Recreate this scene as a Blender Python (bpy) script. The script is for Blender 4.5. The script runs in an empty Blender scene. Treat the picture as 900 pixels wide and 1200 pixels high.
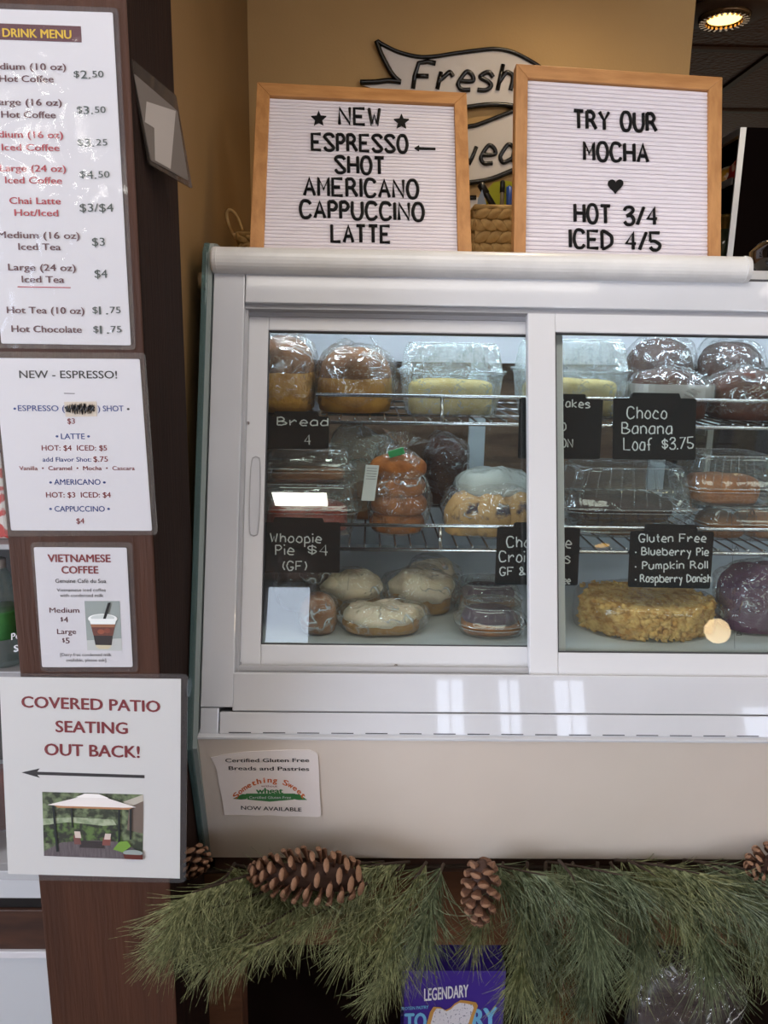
import bpy, math, random
import numpy as np
from mathutils import Vector, Matrix, noise
random.seed(7)
SC = bpy.context.scene
COL = SC.collection
# ------------------------------------------------------------ camera
F = 900.0; PITCH = math.radians(12.3); YAW = math.radians(1.1); ROLL = math.radians(0.96)
R = (Matrix.Rotation(-YAW, 3, 'Z') @ Matrix.Rotation(math.pi/2-PITCH, 3, 'X') @ Matrix.Rotation(ROLL, 3, 'Z'))
CAM = Vector((0, 0, 1.5))
cd = bpy.data.cameras.new('camera'); cam = bpy.data.objects.new('camera', cd); COL.objects.link(cam)
cd.sensor_fit = 'VERTICAL'; cd.sensor_height = 36; cd.lens = 36*F/1200; cd.clip_start = .01
cam.matrix_world = Matrix.Translation(CAM) @ R.to_4x4()
SC.camera = cam
# ------------------------------------------------------------ world, exposure, lamp strengths
w = bpy.data.worlds.new('world'); SC.world = w; w.use_nodes = True
w.node_tree.nodes['Background'].inputs[0].default_value = (.75, .85, 1, 1)
w.node_tree.nodes['Background'].inputs[1].default_value = .5
SC.view_settings.view_transform = 'Standard'; SC.view_settings.look = 'None'
SC.view_settings.exposure = -0.08; SC.view_settings.gamma = 1
SC.cycles.transparent_max_bounces = 40; SC.cycles.max_bounces = 7
SC.cycles.diffuse_bounces = 3; SC.cycles.glossy_bounces = 4; SC.cycles.transmission_bounces = 4
SC.cycles.caustics_reflective = False; SC.cycles.caustics_refractive = False
E_WINDOW = 9.0; E_SIDE = 15.0; E_FILL_PANEL = 5.5; E_LAMP = 7.0; E_TUBE = 42.0; E_PANEL = 28.0

# ------------------------------------------------------------ geometry helpers
def V(*a): return Vector(a)
def ray(x, y): return R @ Vector(((x-450)/F, -(y-600)/F, -1.0))
class Plane:
    def __init__(s, o, n): s.o = Vector(o); s.n = Vector(n).normalized()
    def px(s, x, y, lift=0.0):
        d = ray(x, y); t = (s.o+s.n*lift-CAM).dot(s.n)/d.dot(s.n); return CAM+d*t
    def off(s, k): return Plane(s.o+s.n*k, s.n)
def YP(Y): return Plane((0, Y, 0), (0, -1, 0))
def ZP(z): return Plane((0, 0, z), (0, 0, 1))
def srgb(h):
    h = h.lstrip('#'); c = [int(h[i:i+2], 16)/255 for i in (0, 2, 4)]
    return tuple(x/12.92 if x <= .04045 else ((x+.055)/1.055)**2.4 for x in c)+(1,)

class MB:
    def __init__(s): s.v = []; s.f = []; s.m = []; s.mi = 0
    def add(s, vs, fs):
        b = len(s.v); s.v += [Vector(p) for p in vs]
        for f in fs: s.f.append([b+i for i in f]); s.m.append(s.mi)
        return s
    def box(s, x0, x1, y0, y1, z0, z1, M=None):
        p = [Vector((x, y, z)) for x in (x0, x1) for y in (y0, y1) for z in (z0, z1)]
        if M: p = [M(q) if callable(M) else M@q for q in p]
        return s.add(p, [(0, 1, 3, 2), (4, 6, 7, 5), (0, 4, 5, 1), (2, 3, 7, 6), (0, 2, 6, 4), (1, 5, 7, 3)])
    def prism(s, pts, vec):                       # pts: closed 3d outline, thickness vector
        n = len(pts); vec = Vector(vec)
        a = [Vector(p) for p in pts]; b = [p+vec for p in a]
        return s.add(a+b, [list(range(n))[::-1], [n+i for i in range(n)]]+[(i, (i+1) % n, n+(i+1) % n, n+i) for i in range(n)])
    def tube(s, pts, r, k=8, cap=True, closed=False):
        pts = [Vector(p) for p in pts]; n = len(pts)
        rr = r if isinstance(r, (list, tuple)) else [r]*n
        vs = []; nrm = None
        for i, p in enumerate(pts):
            if closed: t = (pts[(i+1) % n]-pts[i-1])
            else: t = pts[min(i+1, n-1)]-pts[max(i-1, 0)]
            if t.length < 1e-9: t = V(0, 0, 1)
            t.normalize()
            if nrm is None:
                nrm = t.orthogonal().normalized()
            nrm = (nrm-t*nrm.dot(t))
            if nrm.length < 1e-6: nrm = t.orthogonal()
            nrm.normalize(); bi = t.cross(nrm)
            for j in range(k):
                a = 2*math.pi*j/k; vs.append(p+(nrm*math.cos(a)+bi*math.sin(a))*rr[i])
        fs = []
        for i in range(n if closed else n-1):
            i2 = (i+1) % n
            for j in range(k): fs.append((i*k+j, i*k+(j+1) % k, i2*k+(j+1) % k, i2*k+j))
        if cap and not closed: fs += [list(range(k))[::-1], [(n-1)*k+j for j in range(k)]]
        return s.add(vs, fs)
    def loft(s, rings, cap0=True, cap1=True):
        k = len(rings[0]); vs = [p for r_ in rings for p in r_]; fs = []
        for i in range(len(rings)-1):
            for j in range(k): fs.append((i*k+j, i*k+(j+1) % k, (i+1)*k+(j+1) % k, (i+1)*k+j))
        if cap0: fs.append(list(range(k))[::-1])
        if cap1: fs.append([(len(rings)-1)*k+j for j in range(k)])
        return s.add(vs, fs)
    def lathe(s, prof, c, k=24, M=None):          # prof [(r,z)]
        rings = [[Vector(c)+V(r*math.cos(2*math.pi*j/k), r*math.sin(2*math.pi*j/k), z) for j in range(k)] for r, z in prof]
        if M: rings = [[M@p for p in r_] for r_ in rings]
        return s.loft(rings)
    def build(s, name, mats, parent=None, smooth=False, bevel=0, kind=None, origin='base', label=None):
        me = bpy.data.meshes.new(name)
        vs = s.v
        lo = Vector([min(p[i] for p in vs) for i in range(3)]); hi = Vector([max(p[i] for p in vs) for i in range(3)])
        o = (lo+hi)/2
        if origin == 'base' and not parent: o.z = lo.z
        me.from_pydata([tuple(p-o) for p in vs], [], s.f)
        if not isinstance(mats, (list, tuple)): mats = [mats]
        for m in mats: me.materials.append(m)
        if any(s.m): me.polygons.foreach_set('material_index', s.m)
        if smooth: me.polygons.foreach_set('use_smooth', [True]*len(me.polygons))
        ob = bpy.data.objects.new(name, me); COL.objects.link(ob)
        if parent: ob.parent = parent; ob.location = o-wloc(parent)
        else: ob.location = o
        if bevel:
            b = ob.modifiers.new('b', 'BEVEL'); b.width = bevel; b.segments = 2; b.limit_method = 'ANGLE'; b.angle_limit = .7
        if kind: ob['kind'] = kind
        if label: ob['label'] = label
        return ob
def wloc(o):
    l = Vector(o.location)
    while o.parent: o = o.parent; l += o.location
    return l
def tag(o, label=None, cat=None, group=None, kind=None):
    if label: o['label'] = label
    if cat: o['category'] = cat
    if group: o['group'] = group
    if kind: o['kind'] = kind
    return o
def thing(name, label, cat, loc, group=None):
    o = bpy.data.objects.new(name, None); COL.objects.link(o); o.location = loc; o.empty_display_size = .05
    return tag(o, label, cat, group)
def struct(o): o['kind'] = 'structure'; return o

# ------------------------------------------------------------ materials
def nt(name):
    m = bpy.data.materials.new(name); m.use_nodes = True; return m, m.node_tree.nodes, m.node_tree.links
def mat(name, col, rough=.5, metal=0, spec=.5, emit=None, es=0, var=None, vscale=8, stretch=(1, 1, 1), bump=0, bscale=60, coat=0, sss=0, detail=4, lo=.35, hi=.65, kind='NOISE', coords='Object'):
    m, N, L = nt(name); b = N['Principled BSDF']
    c = srgb(col); b.inputs['Base Color'].default_value = c
    b.inputs['Roughness'].default_value = rough; b.inputs['Metallic'].default_value = metal
    b.inputs['Specular IOR Level'].default_value = spec; b.inputs['Coat Weight'].default_value = coat
    b.inputs['Coat Roughness'].default_value = .08
    if sss:
        b.inputs['Subsurface Weight'].default_value = sss; b.inputs['Subsurface Scale'].default_value = .01
    if emit:
        b.inputs['Emission Color'].default_value = srgb(emit); b.inputs['Emission Strength'].default_value = es
    if var or bump:
        tc = N.new('ShaderNodeTexCoord'); mp = N.new('ShaderNodeMapping'); mp.inputs['Scale'].default_value = stretch
        L.new(tc.outputs[coords], mp.inputs['Vector'])
    if var:
        n = N.new('ShaderNodeTexNoise'); n.inputs['Scale'].default_value = vscale; n.inputs['Detail'].default_value = detail
        L.new(mp.outputs[0], n.inputs['Vector'])
        cr = N.new('ShaderNodeValToRGB'); e = cr.color_ramp.elements
        e[0].position = lo; e[0].color = c; e[1].position = hi; e[1].color = srgb(var)
        L.new(n.outputs['Fac'], cr.inputs[0]); L.new(cr.outputs[0], b.inputs['Base Color'])
    if bump:
        if kind == 'VORONOI': n = N.new('ShaderNodeTexVoronoi'); out = n.outputs['Distance']
        else: n = N.new('ShaderNodeTexNoise'); n.inputs['Detail'].default_value = 5; out = n.outputs['Fac']
        n.inputs['Scale'].default_value = bscale; L.new(mp.outputs[0], n.inputs['Vector'])
        bp = N.new('ShaderNodeBump'); bp.inputs['Strength'].default_value = bump; bp.inputs['Distance'].default_value = .004
        L.new(out, bp.inputs['Height']); L.new(bp.outputs[0], b.inputs['Normal'])
    return m
def clear(name, haze=.06, hazecol='#dfe6e6', tint='#ffffff', rough=.05, bump=.5, bscale=40, refl=1.0, stretch=(1, 1, 1), ior=1.45, dist=.004, crease=0, fmax=.40):
    m, N, L = nt(name); N.remove(N['Principled BSDF']); out = N['Material Output']
    tr = N.new('ShaderNodeBsdfTransparent'); tr.inputs[0].default_value = srgb(tint)
    df = N.new('ShaderNodeBsdfDiffuse'); df.inputs[0].default_value = srgb(hazecol)
    gl = N.new('ShaderNodeBsdfGlossy'); gl.inputs['Roughness'].default_value = rough
    fr = N.new('ShaderNodeLayerWeight'); fr.inputs['Blend'].default_value = .5
    pw = N.new('ShaderNodeMath'); pw.operation = 'POWER'; pw.inputs[1].default_value = 5; L.new(fr.outputs['Facing'], pw.inputs[0])
    f0 = ((ior-1)/(ior+1))**2
    sch = N.new('ShaderNodeMath'); sch.operation = 'MULTIPLY_ADD'; sch.inputs[1].default_value = 1-f0; sch.inputs[2].default_value = f0; L.new(pw.outputs[0], sch.inputs[0])
    m1 = N.new('ShaderNodeMixShader'); m1.inputs[0].default_value = haze
    L.new(tr.outputs[0], m1.inputs[1]); L.new(df.outputs[0], m1.inputs[2])
    mu = N.new('ShaderNodeMath'); mu.operation = 'MULTIPLY'; mu.inputs[1].default_value = refl; mu.use_clamp = True
    mn = N.new('ShaderNodeMath'); mn.operation = 'MINIMUM'; mn.inputs[1].default_value = fmax; L.new(mu.outputs[0], mn.inputs[0])
    L.new(sch.outputs[0], mu.inputs[0])
    m2 = N.new('ShaderNodeMixShader'); L.new(mn.outputs[0], m2.inputs[0]); L.new(m1.outputs[0], m2.inputs[1]); L.new(gl.outputs[0], m2.inputs[2])
    L.new(m2.outputs[0], out.inputs[0])
    if bump:
        tc = N.new('ShaderNodeTexCoord'); mp = N.new('ShaderNodeMapping'); mp.inputs['Scale'].default_value = stretch
        n = N.new('ShaderNodeTexNoise'); n.inputs['Scale'].default_value = bscale; n.inputs['Detail'].default_value = 2; n.inputs['Distortion'].default_value = .6
        L.new(tc.outputs['Object'], mp.inputs[0]); L.new(mp.outputs[0], n.inputs['Vector'])
        bp = N.new('ShaderNodeBump'); bp.inputs['Strength'].default_value = bump; bp.inputs['Distance'].default_value = dist
        hsrc = n.outputs['Fac']
        if crease:                                 # sharp folds: thin pale ridges for whitened plastic and painted-in glints
            def mth(op, a, b=None, cl=False):
                q = N.new('ShaderNodeMath'); q.operation = op; q.use_clamp = cl
                (L.new(a, q.inputs[0]) if hasattr(a, 'links') else setattr(q.inputs[0], 'default_value', a))
                if b is not None: (L.new(b, q.inputs[1]) if hasattr(b, 'links') else setattr(q.inputs[1], 'default_value', b))
                return q.outputs[0]
            r1 = mth('SUBTRACT', 1.0, mth('MULTIPLY', mth('ABSOLUTE', mth('SUBTRACT', n.outputs['Fac'], .5)), 14.0), True)
            n2 = N.new('ShaderNodeTexNoise'); n2.inputs['Scale'].default_value = bscale*.55; n2.inputs['Detail'].default_value = 1; L.new(mp.outputs[0], n2.inputs['Vector'])
            r2 = mth('MULTIPLY', mth('SUBTRACT', n2.outputs['Fac'], .5, True), 6.0, True)
            rid = mth('MULTIPLY', mth('POWER', r1, 3.0), r2)
            L.new(mth('ADD', mth('MULTIPLY', rid, crease), haze, True), m1.inputs[0])
            hsrc = mth('ADD', mth('MULTIPLY', rid, .5), n.outputs['Fac'])
        L.new(hsrc, bp.inputs['Height'])
        L.new(bp.outputs[0], gl.inputs['Normal']); L.new(bp.outputs[0], fr.inputs['Normal'])
    return m
def glow(name, col, s):
    m, N, L = nt(name); N.remove(N['Principled BSDF']); e = N.new('ShaderNodeEmission')
    e.inputs[0].default_value = srgb(col); e.inputs[1].default_value = s; L.new(e.outputs[0], N['Material Output'].inputs[0]); return m

M = {}
M['white'] = mat('white_aluminium', '#c6c8cd', .42, var='#bec0c5', vscale=5, coat=.9)
M['white'].node_tree.nodes['Principled BSDF'].inputs['Coat Roughness'].default_value = .03
M['white2'] = mat('white_door_frame', '#cccdd0', .33, coat=.2)
M['fascia'] = mat('fascia_enamel', '#ddd2c6', .38, coat=.1, var='#d5c9bc', vscale=3)
M['bar'] = mat('top_bar_plastic', '#d9d8d6', .35, coat=.1, var='#c9c8c6', vscale=20, lo=.3, hi=.8)
M['gap'] = mat('dark_seam', '#3a3a3e', .6)
M['track'] = mat('grey_track', '#a5a5a8', .45)
M['black'] = mat('black_plastic', '#141416', .35)
M['chrome'] = mat('chrome', '#c9c9cc', .18, metal=1)
M['steel'] = mat('shelf_wire', '#b9b8b8', .25, metal=1)
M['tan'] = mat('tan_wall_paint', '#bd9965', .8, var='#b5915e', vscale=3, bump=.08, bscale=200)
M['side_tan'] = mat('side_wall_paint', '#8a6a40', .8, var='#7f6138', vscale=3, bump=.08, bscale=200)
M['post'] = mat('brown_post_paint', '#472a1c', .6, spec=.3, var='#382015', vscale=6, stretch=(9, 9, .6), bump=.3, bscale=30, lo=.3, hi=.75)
M['post_side'] = mat('dark_post_stain', '#291812', .8, spec=.15, var='#1c100c', vscale=9, stretch=(1, 12, .5), bump=.3, bscale=25, lo=.3, hi=.7)  # same post, darker colour paints in the shade on this side
M['paper'] = mat('white_paper', '#d9d8dd', .55)
M['paper2'] = mat('white_sign_paper', '#dddddc', .5)
M['lam'] = clear('lamination', .04, '#e8e8ee', '#f4f4f4', .12, .6, 18, 1.0, dist=.006)
M['lamflat'] = clear('lamination_smooth', .03, '#e8e8ee', '#f6f6f6', .1, .35, 10, 1.0, dist=.006)
M['inkblack'] = mat('black_ink', '#1d1d20', .5)
M['inkbrown'] = mat('brown_ink', '#5d3038', .5)
M['inkred'] = mat('red_ink', '#b3303e', .5)
M['inkmaroon'] = mat('maroon_ink', '#7e1f28', .5)
M['inkgreen'] = mat('grey_green_ink', '#3d4c48', .5)
M['inkblue'] = mat('blue_ink', '#2a4488', .5)
M['inkyellow'] = mat('yellow_ink', '#e2b822', .5)
M['inkorange'] = mat('orange_ink', '#cf6a34', .5)
M['inkleaf'] = mat('leaf_green_ink', '#3b7a45', .5)
M['maroonbox'] = mat('maroon_print', '#57272f', .5)
M['beige'] = mat('correction_patch', '#d4c8b8', .6)
M['oak'] = mat('oak_frame', '#c08a52', .5, var='#a97440', vscale=14, stretch=(6, 6, 1), bump=.1, bscale=80)
M['oakh'] = mat('oak_frame_rail', '#c08a52', .5, var='#a97440', vscale=14, stretch=(1, 6, 6), bump=.1, bscale=80)
M['felt'] = mat('white_ribbed_plastic', '#e2dbe2', .5)
M['letter'] = mat('black_letter_plastic', '#08080a', .55, spec=.2)
M['chalkboard'] = mat('chalkboard', '#101011', .8, spec=.15, var='#161617', vscale=12)
M['chalk'] = mat('white_chalk', '#cfcfcf', .9)
M['signwhite'] = mat('sign_face_enamel', '#c9c1bb', .45)
M['signblack'] = mat('sign_raised_black', '#0d0b0a', .25)
M['tile'] = mat('ceiling_tile_brown', '#6b4630', .65, bump=1.0, bscale=62, kind='VORONOI', spec=.12)
M['tee'] = mat('ceiling_grid_brown', '#5f4838', .7, spec=.15)
M['cabinet'] = mat('black_cabinet', '#120b0a', .95, spec=.05)
M['wood'] = mat('table_wood', '#6b4630', .55, var='#55351f', vscale=8, stretch=(1, 8, 8), bump=.15)
M['wooddark'] = mat('dark_wood', '#4a2f22', .5, var='#33201a', vscale=7, stretch=(1, 6, 6), bump=.1)
M['darkshelf'] = mat('dark_shelf_board', '#2c1a14', .7)
M['straw'] = mat('woven_seagrass', '#dab87e', .8, var='#b08a52', vscale=40, bump=.4, bscale=150)
M['floor'] = mat('floor_boards', '#5f4a38', .5, var='#4c3a2b', vscale=3, stretch=(1, 8, 1))
M['roomwall'] = mat('room_wall_paint', '#b9a482', .8)
M['grey'] = mat('case_liner', '#b4babd', .4, var='#a8aeb2', vscale=4)
M['mullion'] = mat('mullion_grey', '#a9b2b4', .4)
M['backwood'] = mat('brown_panelling', '#7a5640', .6, var='#5f4030', vscale=6, stretch=(1, 1, 9))
M['glass'] = clear('door_glass', .008, '#cfd8dc', '#f6faf8', .0, 0, 1, 1.0, ior=1.5)
M['edgeglass'] = clear('end_glass', .25, '#8fb0b0', '#a8c4c0', .03, 0, 1, 1.0, ior=1.5)
M['bag'] = clear('bag_film', .035, '#f2f6f6', '#ffffff', .07, 1.0, 30, 2.4, dist=.025, crease=.95)
M['baghaze'] = clear('hazy_bag_film', .22, '#dfe8e6', '#f4f6f6', .12, 1.0, 45, 2.2, dist=.02, crease=.8)
M['clam'] = clear('clear_clamshell', .07, '#e4ecec', '#fafcfc', .05, .25, 40, 2.8, dist=.005)
M['clamrim'] = clear('clamshell_rim', .2, '#f2f8f8', '#ffffff', .06, 0, 1, 3.5)
M['clamfog'] = clear('fogged_clamshell', .26, '#e8f2f4', '#fafcfc', .10, 1.0, 110, 2.6, dist=.006, crease=.3)
M['crust'] = mat('bread_crust', '#5b3b22', .75, spec=.2, var='#744c29', vscale=22, bump=.7, bscale=90)
M['loaf'] = mat('yellow_loaf', '#b07f38', .75, spec=.2, var='#93642b', vscale=24, bump=.7, bscale=90)
M['yellow'] = mat('yellow_cake', '#c6a65c', .8, spec=.2, var='#d9c48a', vscale=30, bump=.5, bscale=120)
M['dark'] = mat('chocolate_cake', '#3b231b', .8, spec=.2, var='#2a1812', vscale=20, bump=.5, bscale=110)
M['redbrown'] = mat('red_brown_loaf', '#4f2a1c', .8, spec=.2, var='#391c13', vscale=20, bump=.4, bscale=90)
M['roll'] = mat('golden_roll', '#a9652c', .7, spec=.25, var='#844a1f', vscale=30, bump=.8, bscale=80)
M['frost'] = mat('cream_frosting', '#e2d3bb', .6, spec=.3, var='#d3bfa2', vscale=30, bump=.5, bscale=50, sss=.1)
M['scone'] = mat('blueberry_scone', '#c79c62', .7, var='#3b3040', vscale=34, bump=.7, bscale=80, lo=.52, hi=.62)
M['purple'] = mat('purple_icing', '#553350', .7, spec=.25, var='#3f2440', vscale=16, bump=.3, bscale=60)
M['crumb'] = mat('crumb_topping', '#d8b26c', .8, spec=.2, var='#b07f3f', vscale=70, lo=.4, hi=.62, bump=.5, bscale=200)
M['red'] = mat('strawberry_filling', '#b5452e', .35, var='#8f2e22', vscale=40, bump=.4, bscale=70)
M['pastry'] = mat('brown_pastry', '#8f5d36', .7, spec=.2, var='#84522e', vscale=16, bump=.4, bscale=70)
M['green'] = mat('green_clip', '#1f8a4c', .4)
M['label'] = mat('white_label', '#dadcdc', .5)
M['needle'] = mat('pine_needle', '#49502f', .5, var='#94986e', vscale=130, lo=.38, hi=.66, spec=.4)
M['needle2'] = mat('pine_needle_blue', '#3f4a32', .5, var='#7d8768', vscale=130, lo=.38, hi=.66, spec=.4)
M['twig'] = mat('pine_twig', '#6b4a34', .8, bump=.4)
M['cone'] = mat('cone_scale', '#7b543c', .6, var='#4d3022', vscale=25, bump=.4, bscale=90)
M['conetip'] = mat('cone_scale_tip', '#785641', .7, spec=.2, var='#9c8069', vscale=60, lo=.45, hi=.75)
M['twig2'] = mat('dark_twig', '#33261c', .9)
M['conecore'] = mat('cone_core', '#3a241a', .8)

# ------------------------------------------------------------ text helpers
_fc = {}
def font_mesh(s, bold=0):
    k = (s, bold)
    if k in _fc: return _fc[k]
    cu = bpy.data.curves.new('t', 'FONT'); cu.body = s; cu.resolution_u = 3
    ob = bpy.data.objects.new('t', cu); me = ob.to_mesh()
    vs = [tuple(v.co) for v in me.vertices]; fs = [tuple(p.vertices) for p in me.polygons]
    ob.to_mesh_clear(); bpy.data.objects.remove(ob); bpy.data.curves.remove(cu)
    if bold > 0:                                   # heavier print: the outline laid down again, slightly shifted
        n0 = len(vs); v0 = vs; f0 = fs; vs = []; fs = []
        for q, (dx, dy) in enumerate(((-bold, 0), (0, -bold*.5), (bold, 0), (0, bold*.5))):
            vs += [(v[0]+dx, v[1]+dy, q) for v in v0]; fs += [tuple(i+q*n0 for i in f) for f in f0]
    x0 = min(v[0] for v in vs); x1 = max(v[0] for v in vs)
    _fc[k] = ([((v[0]-x0)/(x1-x0), v[1]/.73, (v[2] if bold > 0 else 0)) for v in vs], fs); return _fc[k]
def ptext(mb, pl, s, x0, y0, x1, y1, cap, bold=.01, up=(0, -1), lift=.0009, mi=0):
    """print text s from baseline (x0,y0) to (x1,y1) with cap height, photo units laid on plane pl"""
    mb.mi = mi; vs, fs = font_mesh(s, bold)
    mb.add([pl.px(x0+(x1-x0)*u+up[0]*v*cap, y0+(y1-y0)*u+up[1]*v*cap, lift+q*.00005) for u, v, q in vs], fs); mb.mi = 0
G = {
'A':"03 29 43;15 35",'B':"03 09;~09 19 29 38 37 26 16 06;~06 16 26 45 44 23 13 03",'C':"~48 39 19 07 05 13 33 44",
'D':"03 09;~09 19 38 47 45 34 13 03",'E':"49 09 03 43;06 36",'F':"49 09 03;06 36",'G':"~48 39 19 07 05 13 33 45;45 25",
'H':"03 09;43 49;06 46",'I':"03 09",'K':"03 09;49 06 43",'L':"09 03 43",'M':"03 09 25 49 43",'N':"03 09 43 49",
'O':"@19 07 05 13 33 45 47 39",'P':"03 09;~09 19 29 38 37 26 16 06",'R':"03 09;~09 19 29 38 37 26 16 06;26 43",
'S':"~48 39 19 08 17 26 35 44 33 13 04",'T':"09 49;29 23",'U':"~09 07 05 13 33 45 47 49",'V':"09 23 49",'W':"09 13 27 33 49",
'X':"09 43;03 49",'Y':"09 26 49;26 23",'0':"@19 07 05 13 33 45 47 39",'3':"~08 19 39 48 37 16;~16 36 45 44 33 13 04",
'4':"33 39 05 45",'5':"49 09 06;~06 26 45 44 33 13 04",'7':"09 49 13",'2':"~08 19 39 48 36 04;04 03 43",'1':"18 29 23",
'/':"03 39",'$':"~47 38 18 07 16 36 45 34 14 05;29 23",'(':"~29 17 15 23",')':"~09 17 15 03",'.':"03",'*':"05",'&':"~44 23 03 04 26 28 19 08 16 43",
'a':"~37 17 05 04 13 34 37;37 33",'b':"09 03;~06 17 37 45 44 33 13 04",'c':"~36 27 17 05 04 13 33",'d':"39 33;~36 27 17 05 04 13 34",
'e':"~05 35 36 27 17 05 04 13 33",'f':"~39 29 18 16 13;06 26",'g':"~37 17 05 13 34 37;~37 31 10 01",'h':"09 03;~05 17 27 36 33",
'i':"07 03;09",'k':"09 03;37 05 33",'l':"09 03",'m':"07 03;~06 17 26 23;~26 37 46 43",'n':"07 03;~06 17 27 36 33",
'o':"@17 05 04 13 23 34 36 27",'p':"07 00;~06 17 27 35 34 23 03",'r':"07 03;~05 16 27 36",'s':"~36 27 17 06 25 34 23 03",
't':"19 14 23;07 27",'u':"~07 04 13 23 35 37;37 33",'w':"07 13 25 33 47",'y':"07 24;37 10"}
def catmull(p, closed=False, k=4):
    n = len(p); out = []
    for i in range(n if closed else n-1):
        if closed: a, b, c, d = p[i-1], p[i], p[(i+1) % n], p[(i+2) % n]
        else: a, b, c, d = p[max(i-1, 0)], p[i], p[i+1], p[min(i+2, n-1)]
        for j in range(k):
            t = j/k
            out.append(tuple(.5*((2*b[q])+(-a[q]+c[q])*t+(2*a[q]-5*b[q]+4*c[q]-d[q])*t*t+(-a[q]+3*b[q]-3*c[q]+d[q])*t**3) for q in range(len(p[0]))))
    if not closed: out.append(tuple(p[-1]))
    return out
def glyph(ch):
    out = []; wd = 0
    for st in G[ch].split(';'):
        fl = st[0] if st[0] in '~@' else ''; pts = [(int(q[0]), int(q[1])) for q in st.strip('~@').split()]
        wd = max(wd, max(p[0] for p in pts))
        if fl == '~': pts = catmull(pts)
        if fl == '@': pts = catmull(pts, True); pts.append(pts[0])
        out.append(pts)
    return out, wd
def stroke_text(s, x0, y0, x1, y1, cap, up=(0, -1), slant=0, gap=1.7):
    """returns per character: list of strokes in photo units"""
    pos = 0; items = []
    for ch in s:
        if ch == ' ': pos += 3.2; continue
        g, wd = glyph(ch); items.append((pos, g)); pos += wd+gap
    tot = pos-gap; out = []
    for p, g in items:
        out.append([[(x0+(x1-x0)*((p+q[0]+slant*(q[1]-3))/tot)+up[0]*(q[1]-3)/6*cap, y0+(y1-y0)*((p+q[0])/tot)+up[1]*(q[1]-3)/6*cap) for q in st] for st in g])
    return out
def stroke_mesh(mb, strokes, pl, r, lift, k=6):
    for st in strokes:
        if len(st) == 1:
            c = pl.px(*st[0], lift); mb.tube([c-pl.n*.001, c+pl.n*r*.7], r*1.2, 8)
        else: mb.tube([pl.px(x, y, lift) for x, y in st], r, k)

def rounded(cs, r):                                # round the corners of a quad in photo units
    out = []; n = len(cs)
    for i in range(n):
        p = Vector(cs[i]); a = (Vector(cs[i-1])-p).normalized(); b = (Vector(cs[(i+1) % n])-p).normalized()
        if r <= 0: out.append(tuple(p)); continue
        for t in (0, .25, .5, .75, 1):
            q = (p+a*r)*(1-t)**2+p*2*t*(1-t)+(p+b*r)*t*t; out.append(tuple(q))
    return out
def plate(name, cs, pl, thick, m, parent=None, r=0, lift=0, **k):
    mb = MB(); mb.prism([pl.px(x, y, lift) for x, y in rounded(cs, r)], -pl.n*thick)
    return mb.build(name, m, parent, **k)
def lerp2(cs, u, v):                               # bilinear TL,TR,BR,BL
    (a, b, c, d) = cs
    return tuple((a[i]*(1-u)+b[i]*u)*(1-v)+(d[i]*(1-u)+c[i]*u)*v for i in (0, 1))

# ============================================================ ROOM SHELL
ZC = 2.4
def sbox(name, m, *a, **k): mb = MB(); mb.box(*a); return struct(mb.build(name, m, **k))
sbox('floor', M['floor'], -3.1, 3.3, -3.1, 6.1, -.05, 0)
ceil = sbox('ceiling', M['darkshelf'], -3.1, 3.3, -3.1, 6.1, ZC+.03, ZC+.08)
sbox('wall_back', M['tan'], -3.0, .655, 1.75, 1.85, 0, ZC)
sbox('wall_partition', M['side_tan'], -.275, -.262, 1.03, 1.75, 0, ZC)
sbox('wall_far', M['cabinet'], -3.0, 3.2, 6.0, 6.1, 0, ZC)
sbox('wall_left', M['roomwall'], -3.1, -3.0, -3.0, 6.0, 0, ZC)
sbox('wall_right', M['roomwall'], 3.2, 3.3, -3.0, 6.0, 0, ZC)
wr = sbox('wall_rear', M['roomwall'], -3.0, 3.2, -3.1, -3.0, 0, ZC)
# ceiling grid and tiles
TS = .61; gx = ZP(ZC).px(873, 86).x; gy = ZP(ZC).px(815, 57).y
xs = [gx+TS*i for i in range(-6, 4)]; ys = [gy+TS*i for i in range(-9, 6)]
LX, LY = ZP(ZC).px(850, 11).x, ZP(ZC).px(850, 11).y
tm = MB(); n = 10
tm.box(-TS/2+.014, TS/2-.014, -TS/2+.014, TS/2-.014, 0, .018)
t0 = tm.build('ceiling_tile', M['tile'], ceil); tme = t0.data; first = True
FILL_PANELS = [(.1, .42), (1.75, .42), (-1.7, .1)]
for x in xs[:-1]:
    for y in ys[:-1]:
        cx, cy = x+TS/2, y+TS/2
        o = t0 if first else t0.copy()
        if not first: COL.objects.link(o); o.parent = ceil
        first = False
        o.location = Vector((cx, cy, ZC+.011))-wloc(ceil)
for x in xs:
    mb = MB(); mb.box(x-.012, x+.012, -2.98, 5.98, ZC-.006, ZC+.004); mb.build('ceiling_grid_bar', M['tee'], ceil)
for y in ys:
    if y > 5.9 or y < -2.95: continue
    mb = MB(); mb.box(-2.98, 3.18, y-.012, y+.012, ZC-.005, ZC+.003); mb.build('ceiling_grid_bar', M['tee'], ceil)
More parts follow.
